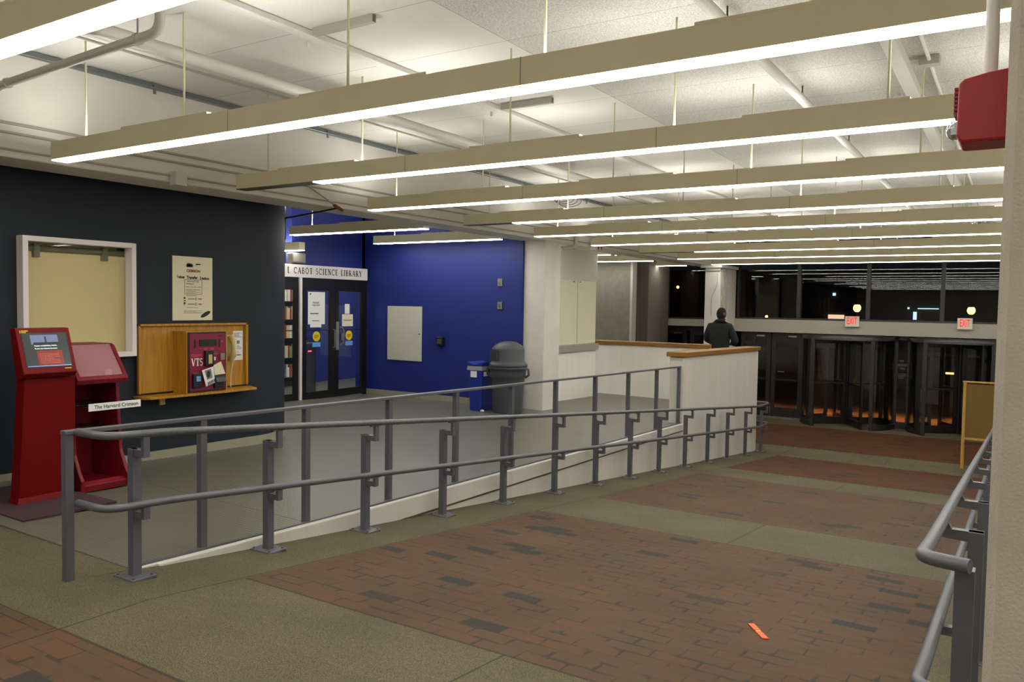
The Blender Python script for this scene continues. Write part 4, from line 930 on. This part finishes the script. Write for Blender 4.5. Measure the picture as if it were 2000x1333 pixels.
# ------------------------------------------------------------------ library entrance
DX = -10.4
sg = thing('library_sign', 'white sign board lettered Cabot Science Library over the doors', 'sign', (DX, 9.9, 0.5))
MB().box(DX-.14, DX, 8.2, 11.262, 0.412, 0.632).build('board', M['white'], sg, 0.006)
q = MB(); serif_into(q, 'L CABOT SCIENCE LIBRARY', (DX, 9.30, 0.477), *UX, 1.80, 0.105, 0.002, gap=.18); q.build('lettering', M['ink'], sg)
fr_ = MB()
fr_.box(DX-.10, DX-.02, 8.2, 11.27, 0.33, 0.412); fr_.box(DX-.10, DX-.02, 11.235, 11.27, -1.77, 0.36)
struct('door_frame', fr_, M['black'])
struct('trim_9', MB().box(DX-.08, DX+.02, 9.565, 9.615, GZ(9.5), 0.412), M['white'], 'pale post left of the double doors')
def door(nm, y0_, y1_, gl0, gl1, lab):
    mb = MB(); zb = GZ(10.5)+.01; zt = 0.33
    mb.box(DX-.055, DX-.01, y0_, gl0, zb, zt); mb.box(DX-.055, DX-.01, gl1, y1_, zb, zt)
    mb.box(DX-.055, DX-.01, gl0, gl1, zb, -1.59); mb.box(DX-.055, DX-.01, gl0, gl1, 0.195, zt)
    d = struct(nm, mb, M['black'], lab)
    MB().box(DX-.036, DX-.030, gl0, gl1, -1.59, 0.195).build('glass', M['glass2'], d)
    MB().box(DX-.045, DX-.012, gl0, gl1, -0.51, -0.495).build('push_rail', M['black'], d)
    return d
d1 = door('door_1', 9.62, 10.43, 9.74, 10.30, 'left leaf of the black glass library doors')
d2 = door('door_2', 10.435, 11.232, 10.52, 11.12, 'right leaf of the black glass library doors')
d3 = door('door_3', 8.6, 9.56, 8.75, 9.46, 'black glazed panel left of the library doors')
MB().tube(bend([(DX,10.365,-0.50),(DX+.05,10.365,-0.50),(DX+.05,10.365,-0.82),(DX,10.365,-0.82)], .03), .010, 8).build('handle', M['steel'], d1)
MB().box(DX-.01, DX, 10.445, 10.515, -0.87, -0.36).build('push_plate', M['steel'], d2)
MB().tube(bend([(DX,10.54,-0.46),(DX+.055,10.54,-0.46),(DX+.055,10.58,-0.50),(DX+.055,10.58,-0.74),(DX,10.54,-0.78)], .03), .010, 8).build('handle', M['steel'], d2)
MB().box(DX-.01, DX+.03, 10.55, 10.60, -0.70, -0.58).build('lock', M['steel'], d2)
def sheet(name, y0_, y1_, z0_, z1_, lab, cat='notice', m='paper', x=DX-.028, grp=None):
    o_ = MB().box(x, x+.002, y0_, y1_, z0_, z1_).build(name, M[m]); tag(o_, lab, cat, grp); return o_
s1 = sheet('notice', 9.79, 10.19, -0.40, 0.17, 'large white notice headed Please Take Note on the left library door')
q = MB(); text_into(q, 'PLEASE', (DX-.026,9.91,-0.035), *UX, .13, .03, .001, .03); text_into(q, 'TAKE NOTE', (DX-.026,9.885,-0.08), *UX, .18, .03, .001, .03)
lines_into(q, .05, .35, .14, .22, 2, (DX-.026,9.79,-0.40), *UX, lift=.001, seed=12); rect_into(q, .04,.07,.52,.545, (DX-.026,9.79,-0.40), *UX, lift=.001); q.build('print', M['ink'], s1)
s2 = sheet('notice', 9.84, 10.10, -0.455, -0.235, 'small white notice with red print taped under the large one', x=DX-.024)
q = MB(); lines_into(q, .04, .22, .11, .14, 1, (DX-.022,9.84,-0.455), *UX, lift=.001, seed=13); q.build('print', M['redink'], s2)
s3 = sheet('notice', 10.69, 10.81, -0.215, -0.035, 'small white slip high on the right library door')
s4 = sheet('notice', 10.62, 10.90, -0.445, -0.225, 'grey printed sheet on the right library door', m='cream')
q = MB(); lines_into(q, .03, .25, .10, .13, 1, (DX-.026,10.62,-0.445), *UX, lift=.001, seed=14, fill=.7); q.build('print', M['greyink'], s4)
for y, lab in ((9.99, 'left'), (10.80, 'right')):
    o_ = MB().lathe([(0.088, 0), (0.088, 0.002)], (0,0,0), 28).build('door_sticker', M['yellow']); o_.rotation_euler = (0, math.pi/2, 0); o_.location = (DX-.026, y, -0.615)
    tag(o_, 'round yellow sticker on the %s library door' % lab, 'sticker')
    q = MB(); lines_into(q, -.055, .055, -.03, .035, 3, (DX-.023,y,-0.615), *UX, lift=.001, seed=15, fill=.5); qq = q.build('print', M['ink']); qq.parent = o_; qq.matrix_parent_inverse = (Matrix.Translation(o_.location) @ Matrix.Rotation(math.pi/2, 4, 'Y')).inverted()
    sheet('door_sticker', y-.095, y+.095, -0.80, -0.72, 'light blue strip sticker under the yellow one on the %s library door' % lab, 'sticker', 'ltblue')
# beige speaker box on the sign, card reader
t = thing('emergency_light', 'beige box standing on the library sign', 'emergency light', (DX-.05, 9.6, 0.63))
MB().box(DX-.13, DX+.02, 9.40, 9.70, 0.655, 0.83).build('case', M['outlet'], t, 0.02); MB().box(DX-.10, DX-.02, 9.50, 9.60, 0.63, 0.67).build('foot', M['black'], t)
t = thing('card_gate', 'dark gate post with red lamp inside the library', 'gate', (-10.9, 10.3, GZ(10.3)))
MB().box(-10.95, -10.75, 10.02, 10.30, GZ(10.2), -0.75).build('post', M['lid'], t, 0.02); MB().box(-10.75, -10.745, 10.10, 10.18, -0.91, -0.885).build('red_lamp', emis('red_led', (1,.02,.08,1), 2.0), t)
# bookshelf inside
bs = thing('bookshelf', 'steel bookshelf inside the library', 'bookshelf', (-12.3, 9.7, -1.77))
MB().box(-12.75, -12.72, 8.5, 11.78, -1.77, 0.35).build('back_panel', M['lid'], bs)
SH = [-1.55, -1.15, -0.75, -0.37, 0.0]
for z in SH: MB().box(-12.72, -12.42, 8.5, 11.78, z-.02, z).build('shelf', M['black'], bs)
bc = [RGB(220,210,180), RGB(200,190,160), RGB(120,140,90), RGB(150,60,50), RGB(230,228,220), RGB(80,110,130), RGB(214,200,150)]
bm_ = [mat('book_cover_%d' % i, c, .6) for i, c in enumerate(bc)]
nb_ = 0
for zi, z in enumerate(SH):
    y = 11.08
    while y < 11.52 and nb_ < 90:
        w = random.uniform(.03, .06); h = random.uniform(.20, .28)
        o_ = MB().box(-12.68, -12.46, y, y+w, z+.001, z+h).build('book', random.choice(bm_), None)
        tag(o_, 'book on the shelf seen through the panel left of the library doors', 'book', 'library books on the shelf'); y += w+.002; nb_ += 1

# blue wall fittings
ap = MB().box(-9.96, -9.14, 11.335, 11.35, -1.065, -0.06).build('access_panel', M['panel'], None, 0.003); tag(ap, 'large white rectangular panel on the blue wall', 'panel')
MB().cyl((-9.19,11.335,-0.565), (-9.19,11.325,-0.565), 0.012, 10).build('lock', M['black'], ap)
sb = thing('switch_box', 'dark square push box low on the blue wall', 'switch', (-8.7, 11.33, -0.68))
MB().box(-8.78, -8.62, 11.29, 11.35, -0.755, -0.60).build('case', M['black'], sb, 0.01); MB().box(-8.75, -8.65, 11.285, 11.29, -0.72, -0.635).build('plate', M['lid'], sb)
for z, lab in ((0.375, 'upper of two grey switch plates at the edge of the blue wall'), (-0.018, 'lower of two grey switch plates at the edge of the blue wall')):
    pl = MB().box(-7.495, -7.40, 11.335, 11.35, z-.065, z+.065).build('switch_plate', M['outlet'], None, 0.003); tag(pl, lab, 'switch', 'switch plates on the blue wall')
    MB().box(-7.465, -7.43, 11.33, 11.335, z-.03, z+.03).build('switch', M['steel'], pl)

# ------------------------------------------------------------------ bins
cz = GZ(10.7)+.002; cx, cy = -6.86, 10.72
cn = thing('trash_can', 'large round grey trash can with dome lid', 'trash can', (cx, cy, cz))
MB().lathe([(0.235,0),(0.242,0.02),(0.262,0.45),(0.268,0.56),(0.285,0.575),(0.288,0.62),(0.292,0.70),(0.305,0.705),(0.308,0.74),(0.29,0.745)], (cx,cy,cz), 36).build('bin', M['lid'], cn)
MB().lathe([(0.30,0.742),(0.312,0.745),(0.312,0.785),(0.290,0.80),(0.268,0.83),(0.262,0.84),(0.262,1.02),(0.255,1.04),(0.21,1.09),(0.14,1.13),(0.06,1.147),(0.001,1.15)], (cx,cy,cz), 36).build('dome_lid', M['lid'], cn)
MB().box(-0.11, 0.11, -0.275, -0.255, 0.845, 1.02).build('lid_flap', M['ink'], None)
flap = bpy.data.objects['lid_flap']; flap.parent = cn; flap.rotation_euler = (0,0,math.radians(-28)); flap.data.materials[0] = mat('dark_grey_plastic', RGB(48,51,56), .5)
for a in (math.radians(20), math.radians(200)):
    dx, dy = math.cos(a), math.sin(a)
    MB().tube([(cx+dx*.28,cy+dy*.28,cz+.72),(cx+dx*.335,cy+dy*.335,cz+.70),(cx+dx*.34,cy+dy*.34,cz+.61),(cx+dx*.285,cy+dy*.285,cz+.57)], 0.02, 8).build('handle', M['lid'], cn)
bx0, bx1, by0, by1 = -7.50, -7.22, 10.50, 10.93; zb_ = GZ(10.7)+.002
bn = thing('recycling_bin', 'slim blue recycling bin beside the grey trash can', 'recycling bin', (-7.36, 10.7, zb_))
MB().hexa([(bx0+.03,by0+.03,zb_),(bx1-.03,by0+.03,zb_),(bx1-.03,by1-.03,zb_),(bx0+.03,by1-.03,zb_)], [(bx0,by0,zb_+.70),(bx1,by0,zb_+.70),(bx1,by1,zb_+.70),(bx0,by1,zb_+.70)]).build('bin', M['bluebin'], bn, 0.015)
MB().hexa([(bx0-.012,by0-.012,zb_+.66),(bx1+.012,by0-.012,zb_+.66),(bx1+.012,by1+.012,zb_+.66),(bx0-.012,by1+.012,zb_+.66)], [(bx0-.006,by0-.006,zb_+.735),(bx1+.006,by0-.006,zb_+.735),(bx1+.006,by1+.006,zb_+.735),(bx0-.006,by1+.006,zb_+.735)]).build('liner_bag', M['bag'], bn, 0.01)
MB().prism([(bx0-.015,zb_+.735),(bx1+.015,zb_+.735),(bx1+.01,zb_+.80),((bx0+bx1)/2+.03,zb_+.765),((bx0+bx1)/2-.03,zb_+.765),(bx0-.01,zb_+.80)], 'y', by0-.015, by1+.015).build('lid', M['bluebin'], bn, 0.006)
MB().box(bx0+.06, bx0+.18, by0-.004+.0, by0+.012, zb_+.55, zb_+.65).build('label', M['paper'], bn)
MB().box(bx1-.012, bx1+.003, by0+.06, by0+.18, zb_+.57, zb_+.64).build('label', M['paper'], bn)
pw = MB().sphere((-7.16,10.44,GZ(10.44)+.022), .03, 8, 6, 1.3, 1, .7).build('paper_scrap', M['paper']); tag(pw, 'crumpled white paper scrap on the floor between the bins', 'paper')

# orange strip on the bricks
def on(p, dz): return (p[0], p[1], FZ(p[1])+dz)
a = Vector((-1.167,4.345,0)); b = Vector((-1.035,4.14,0)); d = (b-a).normalized(); n_ = Vector((-d.y, d.x, 0))*.017
m1 = a+(b-a)*.47; m2 = a+(b-a)*.55
tp = thing('paper_strip', 'orange paper strip lying on the brick paving', 'strip', on(a, 0))
for p0, p1, nm, mm, ww in ((a,m1,'strip','orange',1),(m1,m2,'yellow_band','yellow',.75),(m2,b,'strip','orange',1)):
    q = [on(p0-n_*ww,.002), on(p1-n_*ww,.002), on(p1+n_*ww,.002), on(p0+n_*ww,.002)]; q2 = [on(p0-n_*ww,.006), on(p1-n_*ww,.008), on(p1+n_*ww,.008), on(p0+n_*ww,.006)]
    MB().hexa(q, q2).build(nm, M[mm], tp)

# ------------------------------------------------------------------ A-frame board by the entrance
es = thing('easel_board', 'pine A-frame notice board near the entrance doors', 'easel', (-0.4, 16.5, -2.822))
x0, x1 = -0.745, 0.15; zt = -1.262; zm = -2.25
MB().box(x0+.045, x1-.045, 16.33, 16.345, zm, zt-.02).build('board', M['cork'], es)
for x in (x0, x1-.05):
    MB().hexa([(x,16.31,-2.818),(x+.05,16.31,-2.818),(x+.05,16.35,-2.818),(x,16.35,-2.818)], [(x,16.31,zt),(x+.05,16.31,zt),(x+.05,16.35,zt),(x,16.35,zt)]).build('leg', M['pine'], es)
    MB().hexa([(x-.01,16.66,-2.818),(x+.04,16.66,-2.818),(x+.04,16.70,-2.818),(x-.01,16.70,-2.818)], [(x,16.355,zt),(x+.05,16.355,zt),(x+.05,16.39,zt),(x,16.39,zt)]).build('leg', M['pine'], es)
MB().box(x0+.05, x1-.05, 16.32, 16.35, zm-.04, zm).build('rail', M['pine'], es); MB().box(x0-.01, x1+.01, 16.305, 16.39, zt, zt+.022).build('top_rail', M['pine'], es)

# ------------------------------------------------------------------ exit signs
RED = mat('exit_red', RGB(200,10,8), .5, emit=(1, 0.02, 0.012, 1), estr=0.95)
for x0, x1, z0, z1, lab in ((-3.50,-3.18,-0.405,-0.152,'red EXIT sign over the left revolving door'), (-1.115,-0.815,-0.40,-0.145,'red EXIT sign over the right revolving door')):
    e = thing('exit_sign', lab, 'exit sign', ((x0+x1)/2, FY-.06, z0), 'exit signs on the transom beam')
    MB().box(x0, x1, FY-.085, FY-.02, z0, z1).build('housing', M['plain_white'], e, 0.006)
    q = MB(); text_into(q, 'EXIT', (x0+.05, FY-.085, z0+.06), *UY, x1-x0-.10, .17, .002, .02); q.build('lettering', RED, e)

# ------------------------------------------------------------------ entrance doors
def revolving(cx_, lab):
    cy_ = 20.95; R = 1.06; zb2, zt2 = -2.822, -0.62
    t = thing('revolving_door', lab, 'revolving door', (cx_, cy_, zb2), 'dark revolving doors of the entrance')
    def P(a, r_=R): return (cx_+r_*math.sin(a), cy_-r_*math.cos(a))
    a0 = math.asin(.66/R)
    # drum walls of curved glass between posts, left and right
    for s in (-1, 1):
        angs = [s*(a0+(math.pi-2*a0)*i/14) for i in range(15)]
        g = MB(); v = []
        for a in angs:
            x, y = P(a); v += [(x,y,zb2+.12),(x,y,zt2-.1)]
        for a in angs:
            x, y = P(a, R-.012); v += [(x,y,zb2+.12),(x,y,zt2-.1)]
        n2 = 30; f = [(2*i,2*i+2,2*i+3,2*i+1) for i in range(14)] + [(n2+2*i+1,n2+2*i+3,n2+2*i+2,n2+2*i) for i in range(14)]
        g.raw(v, f, True); g.build('curved_glass', M['glass2'], t)
        for z0_, z1_, nm in ((zb2,zb2+.12,'kick_rail'),(zt2-.1,zt2,'head_rail')):
            k2 = MB(); v = []
            for a in angs:
                for rr2, z in ((R+.03,z0_),(R+.03,z1_),(R-.03,z1_),(R-.03,z0_)):
                    x, y = P(a, rr2); v.append((x,y,z))
            f = []
            for i in range(14):
                for k in range(4): f.append((i*4+k, i*4+(k+1) % 4, (i+1)*4+(k+1) % 4, (i+1)*4+k))
            k2.raw(v, f); k2.build(nm, M['bronze'], t)
        for a in (s*a0, s*math.pi/2, s*(math.pi-a0)):
            x, y = P(a); MB().box(x-.04, x+.04, y-.045, y+.045, zb2, zt2).build('post', M['bronze'], t)
    # canopy ring
    k2 = MB().lathe([(R+.04, zt2-zb2-.1), (R+.04, zt2-zb2), (0.01, zt2-zb2), (0.01, zt2-zb2-.1)], (cx_,cy_,zb2), 40, cap=False); k2.build('canopy', M['bronze'], t)
    MB().cyl((cx_,cy_,zb2),(cx_,cy_,zt2-.1), .05, 12).build('shaft', M['black'], t)
    for k in range(4):
        a = math.radians(28+90*k); dx, dy = math.sin(a), -math.cos(a)
        def W(r0, r1, z0_, z1_, h=.022):
            nx, ny = -dy*h, dx*h
            return [(cx_+dx*r0+nx,cy_+dy*r0+ny,z0_),(cx_+dx*r0-nx,cy_+dy*r0-ny,z0_),(cx_+dx*r1-nx,cy_+dy*r1-ny,z0_),(cx_+dx*r1+nx,cy_+dy*r1+ny,z0_)], [(cx_+dx*r0+nx,cy_+dy*r0+ny,z1_),(cx_+dx*r0-nx,cy_+dy*r0-ny,z1_),(cx_+dx*r1-nx,cy_+dy*r1-ny,z1_),(cx_+dx*r1+nx,cy_+dy*r1+ny,z1_)]
        w = MB(); z3, z4 = zb2+.02, zt2-.12
        for r0, r1, za, zb3 in ((.05,.13,z3,z4),(.88,.99,z3,z4),(.13,.88,z3,z3+.16),(.13,.88,z4-.09,z4)): w.hexa(*W(r0, r1, za, zb3))
        wg = w.build('wing', M['black'], t)
        MB().hexa(*W(.13,.88,z3+.16,z4-.09,.004)).build('wing_glass', M['glass2'], wg)
        MB().hexa(*W(.13,.88,z3+.98,z3+1.02,.03)).build('push_bar', M['black'], wg)
    return t
revolving(-3.44, 'left dark revolving door at the entrance')
rv2 = revolving(-1.03, 'right dark revolving door, partly hidden by the A-frame board')
revolving(1.38, 'third revolving door hidden behind the near column')
mb = MB()
for x0, x1 in ((-2.40,-2.07),(0.0,0.34)): mb.box(x0, x0+.05, 20.93, 20.99, -2.82, -.6); mb.box(x1-.05, x1, 20.93, 20.99, -2.82, -.6); mb.box(x0, x1, 20.93, 20.99, -2.82, -2.66); mb.box(x0, x1, 20.93, 20.99, -.7, -.6)
f_ = struct('door_frame_far', mb, M['bronze'])
for x0, x1 in ((-2.35,-2.12),(0.05,0.29)): MB().box(x0, x1, 20.955, 20.962, -2.66, -.7).build('side_glass', M['glass2'], f_)
q = MB(); text_into(q, 'NO', (-2.30,20.955,-1.22), *UY, .09, .05, .004); text_into(q, 'SMOKING', (-2.345,20.955,-1.32), *UY, .22, .06, .004); text_into(q, 'AREA', (-2.30,20.955,-1.40), *UY, .12, .05, .004)
lines_into(q, .03, .21, 0, .14, 4, (-2.35,20.955,-1.62), *UY, lift=.004, seed=21, fill=.4); q.build('door_lettering', M['greyink'], f_)
def swing(nm, x0, x1, lab):
    mb = MB(); zb2, zt2 = -2.80, -.62; w = .10
    mb.box(x0, x0+w, 20.93, 20.98, zb2, zt2); mb.box(x1-w, x1, 20.93, 20.98, zb2, zt2); mb.box(x0+w, x1-w, 20.93, 20.98, zb2, zb2+.26); mb.box(x0+w, x1-w, 20.93, 20.98, zt2-.12, zt2)
    d = struct(nm, mb, M['bronze'], lab)
    MB().box(x0+w, x1-w, 20.95, 20.958, zb2+.26, zt2-.12).build('glass', M['glass2'], d)
    MB().box(x0+.06, x1-.06, 20.88, 20.91, -1.84, -1.79).build('push_bar', M['black'], d)
    MB().box(x1-.35, x1-.15, 20.88, 20.93, zt2-.10, zt2-.06).build('closer', M['steel'], d)
    return d
swing('door_4', -5.30, -4.53, 'dark glass swing door left of the revolving doors')
swing('door_5', -6.10, -5.33, 'dark glass swing door partly hidden by the tall wall')
struct('trim_10', MB().box(-6.2, -4.5, 20.80, 21.0, -2.83, -2.78), M['grey_conc'])
tag(MB().box(-5.12, -4.96, 20.872, 20.876, -1.62, -1.60).build('door_plate', M['steel']), 'small pale plate on the swing door', 'plate')
swing('door_6', -7.5, -6.7, 'dark door left of the far column, upper part visible'); swing('door_7', -8.4, -7.6, 'dark door beside the ribbed pier')
struct('wall_door_head', MB().box(-8.6, -6.6, 20.9, 21.0, -0.62, -0.31), M['bronze'])

# ------------------------------------------------------------------ night outside
g = MB().box(-40, 40, 21.2, 90, -3.0, -2.84).build('ground_outside', M['asphalt']); g['kind'] = 'structure'
SODL = emis('added_downlight_glow', (1, 0.50, 0.14, 1), 900); SOD = emis('sodium_globe', (1, 0.48, 0.06, 1), 14); WARM = emis('warm_globe', (1, 0.62, 0.3, 1), 6)
def street(x, y, z, lab, r=.13):
    t = thing('street_lamp', lab, 'street lamp', (x, y, -2.84), 'lamps outside in the dark')
    MB().cyl((x,y,-2.84),(x,y,z-r), .05, 8).build('pole', M['black'], t); MB().sphere((x,y,z), r, 14, 10, 1, 1, 1.15).build('globe', SOD, t)
    MB().lathe([(r*.8,r*.9),(r*.5,r*1.5),(.01,r*1.7)], (x,y,z), 12).build('cap', M['black'], t)
def at(px_x, px_z, Y): return (px_x*Y/20.7, Y, px_z*Y/20.7)
x, y, z = at(-3.249, 0.052, 36); street(x, y, z, 'yellow street lamp seen above the left exit sign', .15)
x, y, z = at(-0.854, 0.032, 38); street(x, y, z, 'yellow street lamp seen above the right exit sign', .15)
x, y, z = at(-7.80, 0.55, 60); street(x, y, z, 'tiny yellow street lamp seen left of the far column', .10)
x, y, z = at(-5.40, -0.20, 45); street(x, y, z, 'small yellow lamp low in the middle window', .07)
# building beyond with a few lit windows
bd = thing('building', 'dark building across the path with a few lit windows', 'building', (-8, 62, -2.84))
MB().box(-24, 10, 62, 70, -2.84, 3.0).build('wall', M['building'], bd)
def lit(px_x, px_z, w, h, Y, m, nm='lit_window'):
    x, y, z = at(px_x, px_z, Y); MB().box(x-w/2, x+w/2, 61.9, 61.99, z-h/2, z+h/2).build(nm, m, bd)
WW = emis('window_warm', (1, .62, .42, 1), 1.3); WB = emis('window_cool', (.55, .75, 1, 1), 1.6)
lit(-3.72, -0.17, 1.1, .3, 61.95, WW); lit(-1.99, -0.11, .22, .55, 61.95, WB); lit(-1.72, .06, 1.3, .06, 61.95, WB); lit(-3.78, .38, .2, .2, 61.95, WB); lit(-2.13, .065, .12, .12, 61.95, WB)
car = thing('parked_car', 'dark parked car outside with glowing tail lights', 'car', (-1.6, 29, -2.84))
cx_, cy_ = -1.75, 30
MB().prism([(cx_-2.1,-2.6),(cx_+2.1,-2.6),(cx_+2.15,-2.1),(cx_+1.4,-1.95),(cx_+.9,-1.5),(cx_-.8,-1.5),(cx_-1.4,-1.95),(cx_-2.15,-2.1)], 'y', cy_, cy_+1.7).build('body', M['ink'], car, .05)
for x in (cx_-1.3, cx_+1.3): MB().cyl((x,cy_-.02,-2.52),(x,cy_+.2,-2.52), .32, 18).build('wheel', M['black'], car)
TL = emis('tail_light', (1, .35, .12, 1), 5)
MB().box(cx_-.15, cx_+.25, cy_-.03, cy_-.01, -2.08, -2.02).build('tail_light', TL, car); MB().box(cx_+1.2, cx_+1.6, cy_-.03, cy_-.01, -2.08, -2.02).build('tail_light', TL, car)
# unseen canopy, added to carry the sodium downlights
struct('trim_added_canopy', MB().box(-12, 6, 21.1, 23.6, -0.62, -0.50), M['bronze'], 'unseen canopy added outside to carry the downlights')
for i, x in enumerate((-6.4, -4.6, -2.9, -1.2, 0.6)):  # unseen lamps added for the orange glow on the ground outside
    t = thing('added_downlight', ('leftmost unseen sodium downlight added under the canopy outside', 'unseen sodium downlight added outside the dark swing doors', 'unseen sodium downlight added outside the left revolving door', 'unseen sodium downlight added outside the right revolving door', 'rightmost unseen sodium downlight added under the canopy outside')[i], 'downlight', (x, 22.8, -0.62), 'unseen downlights added outside the entrance')
    MB().lathe([(.13,-.32),(.14,-.32),(.14,0),(.13,0)], (x,22.8,-0.62), 20, cap=False).build('shade', M['black'], t)
    MB().lathe([(.001,-.02),(.11,-.02),(.11,-.01),(.001,-.01)], (x,22.8,-0.62), 20, cap=False).build('lamp', SODL, t)

# ------------------------------------------------------------------ the person
def skinned(name, V_, E_, m, parent=None, sub=2, root=0):
    me = bpy.data.meshes.new(name); off = parent.matrix_world.translation if parent is not None and parent.type == 'EMPTY' else Vector((0,0,0))
    me.from_pydata([tuple(Vector(p[0])-off) for p in V_], E_, []); me.update()
    o = bpy.data.objects.new(name, me); col.objects.link(o)
    s = o.modifiers.new('skin', 'SKIN'); s.use_smooth_shade = True
    sv = me.skin_vertices[0].data
    for i, p in enumerate(V_): sv[i].radius = p[1] if isinstance(p[1], tuple) else (p[1], p[1]); sv[i].use_root = (i == root)
    d = o.modifiers.new('sub', 'SUBSURF'); d.levels = sub; d.render_levels = sub
    me.materials.append(m)
    if parent is not None: o.parent = parent
    return o
px, py, pz = -5.10, 15.98, GZ(16.0)
H = 1.86
def Q(x, y, z): return (px+x, py+y, pz+z*H/1.80)
pr = thing('person', 'person in a dark coat seen from behind at the low wall', 'person', (px, py, pz))
V_ = [(Q(0,0,.95),(.155,.11)),(Q(0,0,1.12),(.14,.10)),(Q(0,.01,1.30),(.165,.11)),(Q(0,.02,1.42),(.11,.075)),(Q(0.005,.03,1.53),.048),(Q(.01,.05,1.60),.06),
      (Q(-.19,.02,1.42),.062),(Q(-.27,.04,1.18),.048),(Q(-.14,.27,1.10),.036),
      (Q(.19,.02,1.42),.062),(Q(.29,.02,1.16),.048),(Q(.16,.26,1.08),.036),
      (Q(-.10,0,.88),.09),(Q(-.11,.01,.50),.06),(Q(-.11,-.02,.09),.042),(Q(-.11,.12,.03),.035),
      (Q(.10,0,.88),.09),(Q(.11,.01,.50),.06),(Q(.11,-.02,.09),.042),(Q(.11,.12,.03),.035)]
E_ = [(0,1),(1,2),(2,3),(3,4),(4,5),(3,6),(6,7),(7,8),(3,9),(9,10),(10,11),(0,12),(12,13),(13,14),(14,15),(0,16),(16,17),(17,18),(18,19)]
# hands with five fingers rooted in the palms
for s, wi in ((-1, 8), (1, 11)):
    w = Vector(V_[wi][0]) - Vector((px, py, pz)); b0 = len(V_)
    V_.append(((px+w.x-s*.05, py+w.y+.05, pz+w.z-.005), (.028,.016))); E_.append((wi, b0))
    pal = Vector(V_[b0][0])
    for k in range(4):
        dx = (-.027+.018*k); L = (.038,.045,.043,.033)[k]
        i0 = len(V_); base = pal+Vector((-s*.035, dx, .0))
        V_.append((tuple(base), .0085)); V_.append((tuple(base+Vector((-s*L*.7, 0, -.008))), .008)); V_.append((tuple(base+Vector((-s*L*1.1, 0, -.03))), .007))
        E_ += [(b0, i0), (i0, i0+1), (i0+1, i0+2)]
    i0 = len(V_); V_.append((tuple(pal+Vector((0, -.035, .01))), .010)); V_.append((tuple(pal+Vector((-s*.03, -.05, .0))), .008)); E_ += [(b0, i0), (i0, i0+1)]
skinned('body', V_, E_, M['skin'], pr, 2, 0)
# head shape with nose, ears, chin
hb = bmesh.new(); bmesh.ops.create_uvsphere(hb, u_segments=28, v_segments=20, radius=1)
hc = Vector(Q(.012,.055,1.675)); turn = Matrix.Rotation(math.radians(-30), 3, 'Z')
for v in hb.verts:
    c = v.co.copy(); x, y, z = c.x*.086, c.y*.104, c.z*.130
    if c.z < 0: x *= 1-.28*abs(c.z)**1.3; y = y*(1-.18*abs(c.z)) + .012*abs(c.z)
    if c.y > .75 and abs(c.x) < .22 and -.35 < c.z < .1: y += .022*(1-abs(c.x)/.22)
    if c.y > .8 and abs(c.z-.08) < .12 and .22 < abs(c.x) < .55: y -= .008
    if abs(c.x) > .93 and abs(c.z+.02) < .25: x += math.copysign(.018, c.x); y -= .008
    v.co = turn @ Vector((x, y, z)) + hc - pr.location
me = bpy.data.meshes.new('head'); hb.to_mesh(me); hb.free()
for p in me.polygons: p.use_smooth = True
me.materials.append(M['skin']); ho = bpy.data.objects.new('head', me); col.objects.link(ho); ho.parent = pr
hb = bmesh.new(); bmesh.ops.create_uvsphere(hb, u_segments=28, v_segments=20, radius=1)
kill = []
for v in hb.verts:
    c = v.co.copy()
    if (c.y > .45 and c.z < .45) or c.z < -.86 or (c.y > .05 and c.z < -.05): kill.append(v)
    x, y, z = c.x*.093, c.y*.111-.002, c.z*.138
    if c.z < 0: x *= 1-.25*abs(c.z)**1.3
    v.co = turn @ Vector((x, y, z)) + hc - pr.location
bmesh.ops.delete(hb, geom=kill, context='VERTS')
me = bpy.data.meshes.new('hair'); hb.to_mesh(me); hb.free()
for p in me.polygons: p.use_smooth = True
me.materials.append(M['hair']); ho = bpy.data.objects.new('hair', me); col.objects.link(ho); ho.parent = pr
# coat
V_ = [(Q(0,0,.86),(.22,.15)),(Q(0,0,1.05),(.215,.15)),(Q(0,-.005,1.22),(.235,.155)),(Q(0,.0,1.39),(.215,.145)),(Q(0,.0,1.50),(.145,.125)),(Q(0.005,.02,1.585),(.094,.098)),
      (Q(-.20,.01,1.42),.092),(Q(-.295,.02,1.17),.078),(Q(-.20,.20,1.11),.062),
      (Q(.20,.01,1.42),.092),(Q(.325,.01,1.14),.080),(Q(.22,.20,1.09),.062)]
E_ = [(0,1),(1,2),(2,3),(3,4),(4,5),(3,6),(6,7),(7,8),(3,9),(9,10),(10,11)]
skinned('coat', V_, E_, M['coat'], pr, 2, 0)
V_ = [(Q(0,0,.92),(.17,.125)),(Q(-.10,0,.84),.105),(Q(-.11,.01,.50),.08),(Q(-.11,-.02,.10),.068),(Q(.10,0,.84),.105),(Q(.11,.01,.50),.08),(Q(.11,-.02,.10),.068)]
skinned('trousers', V_, [(0,1),(1,2),(2,3),(0,4),(4,5),(5,6)], M['trousers'], pr, 2, 0)
for s in (-1, 1):
    MB().sphere((px+s*.11, py+.05, pz+.045), .05, 14, 10, .95, 2.7, .9).build('shoe', M['shoe'], pr)
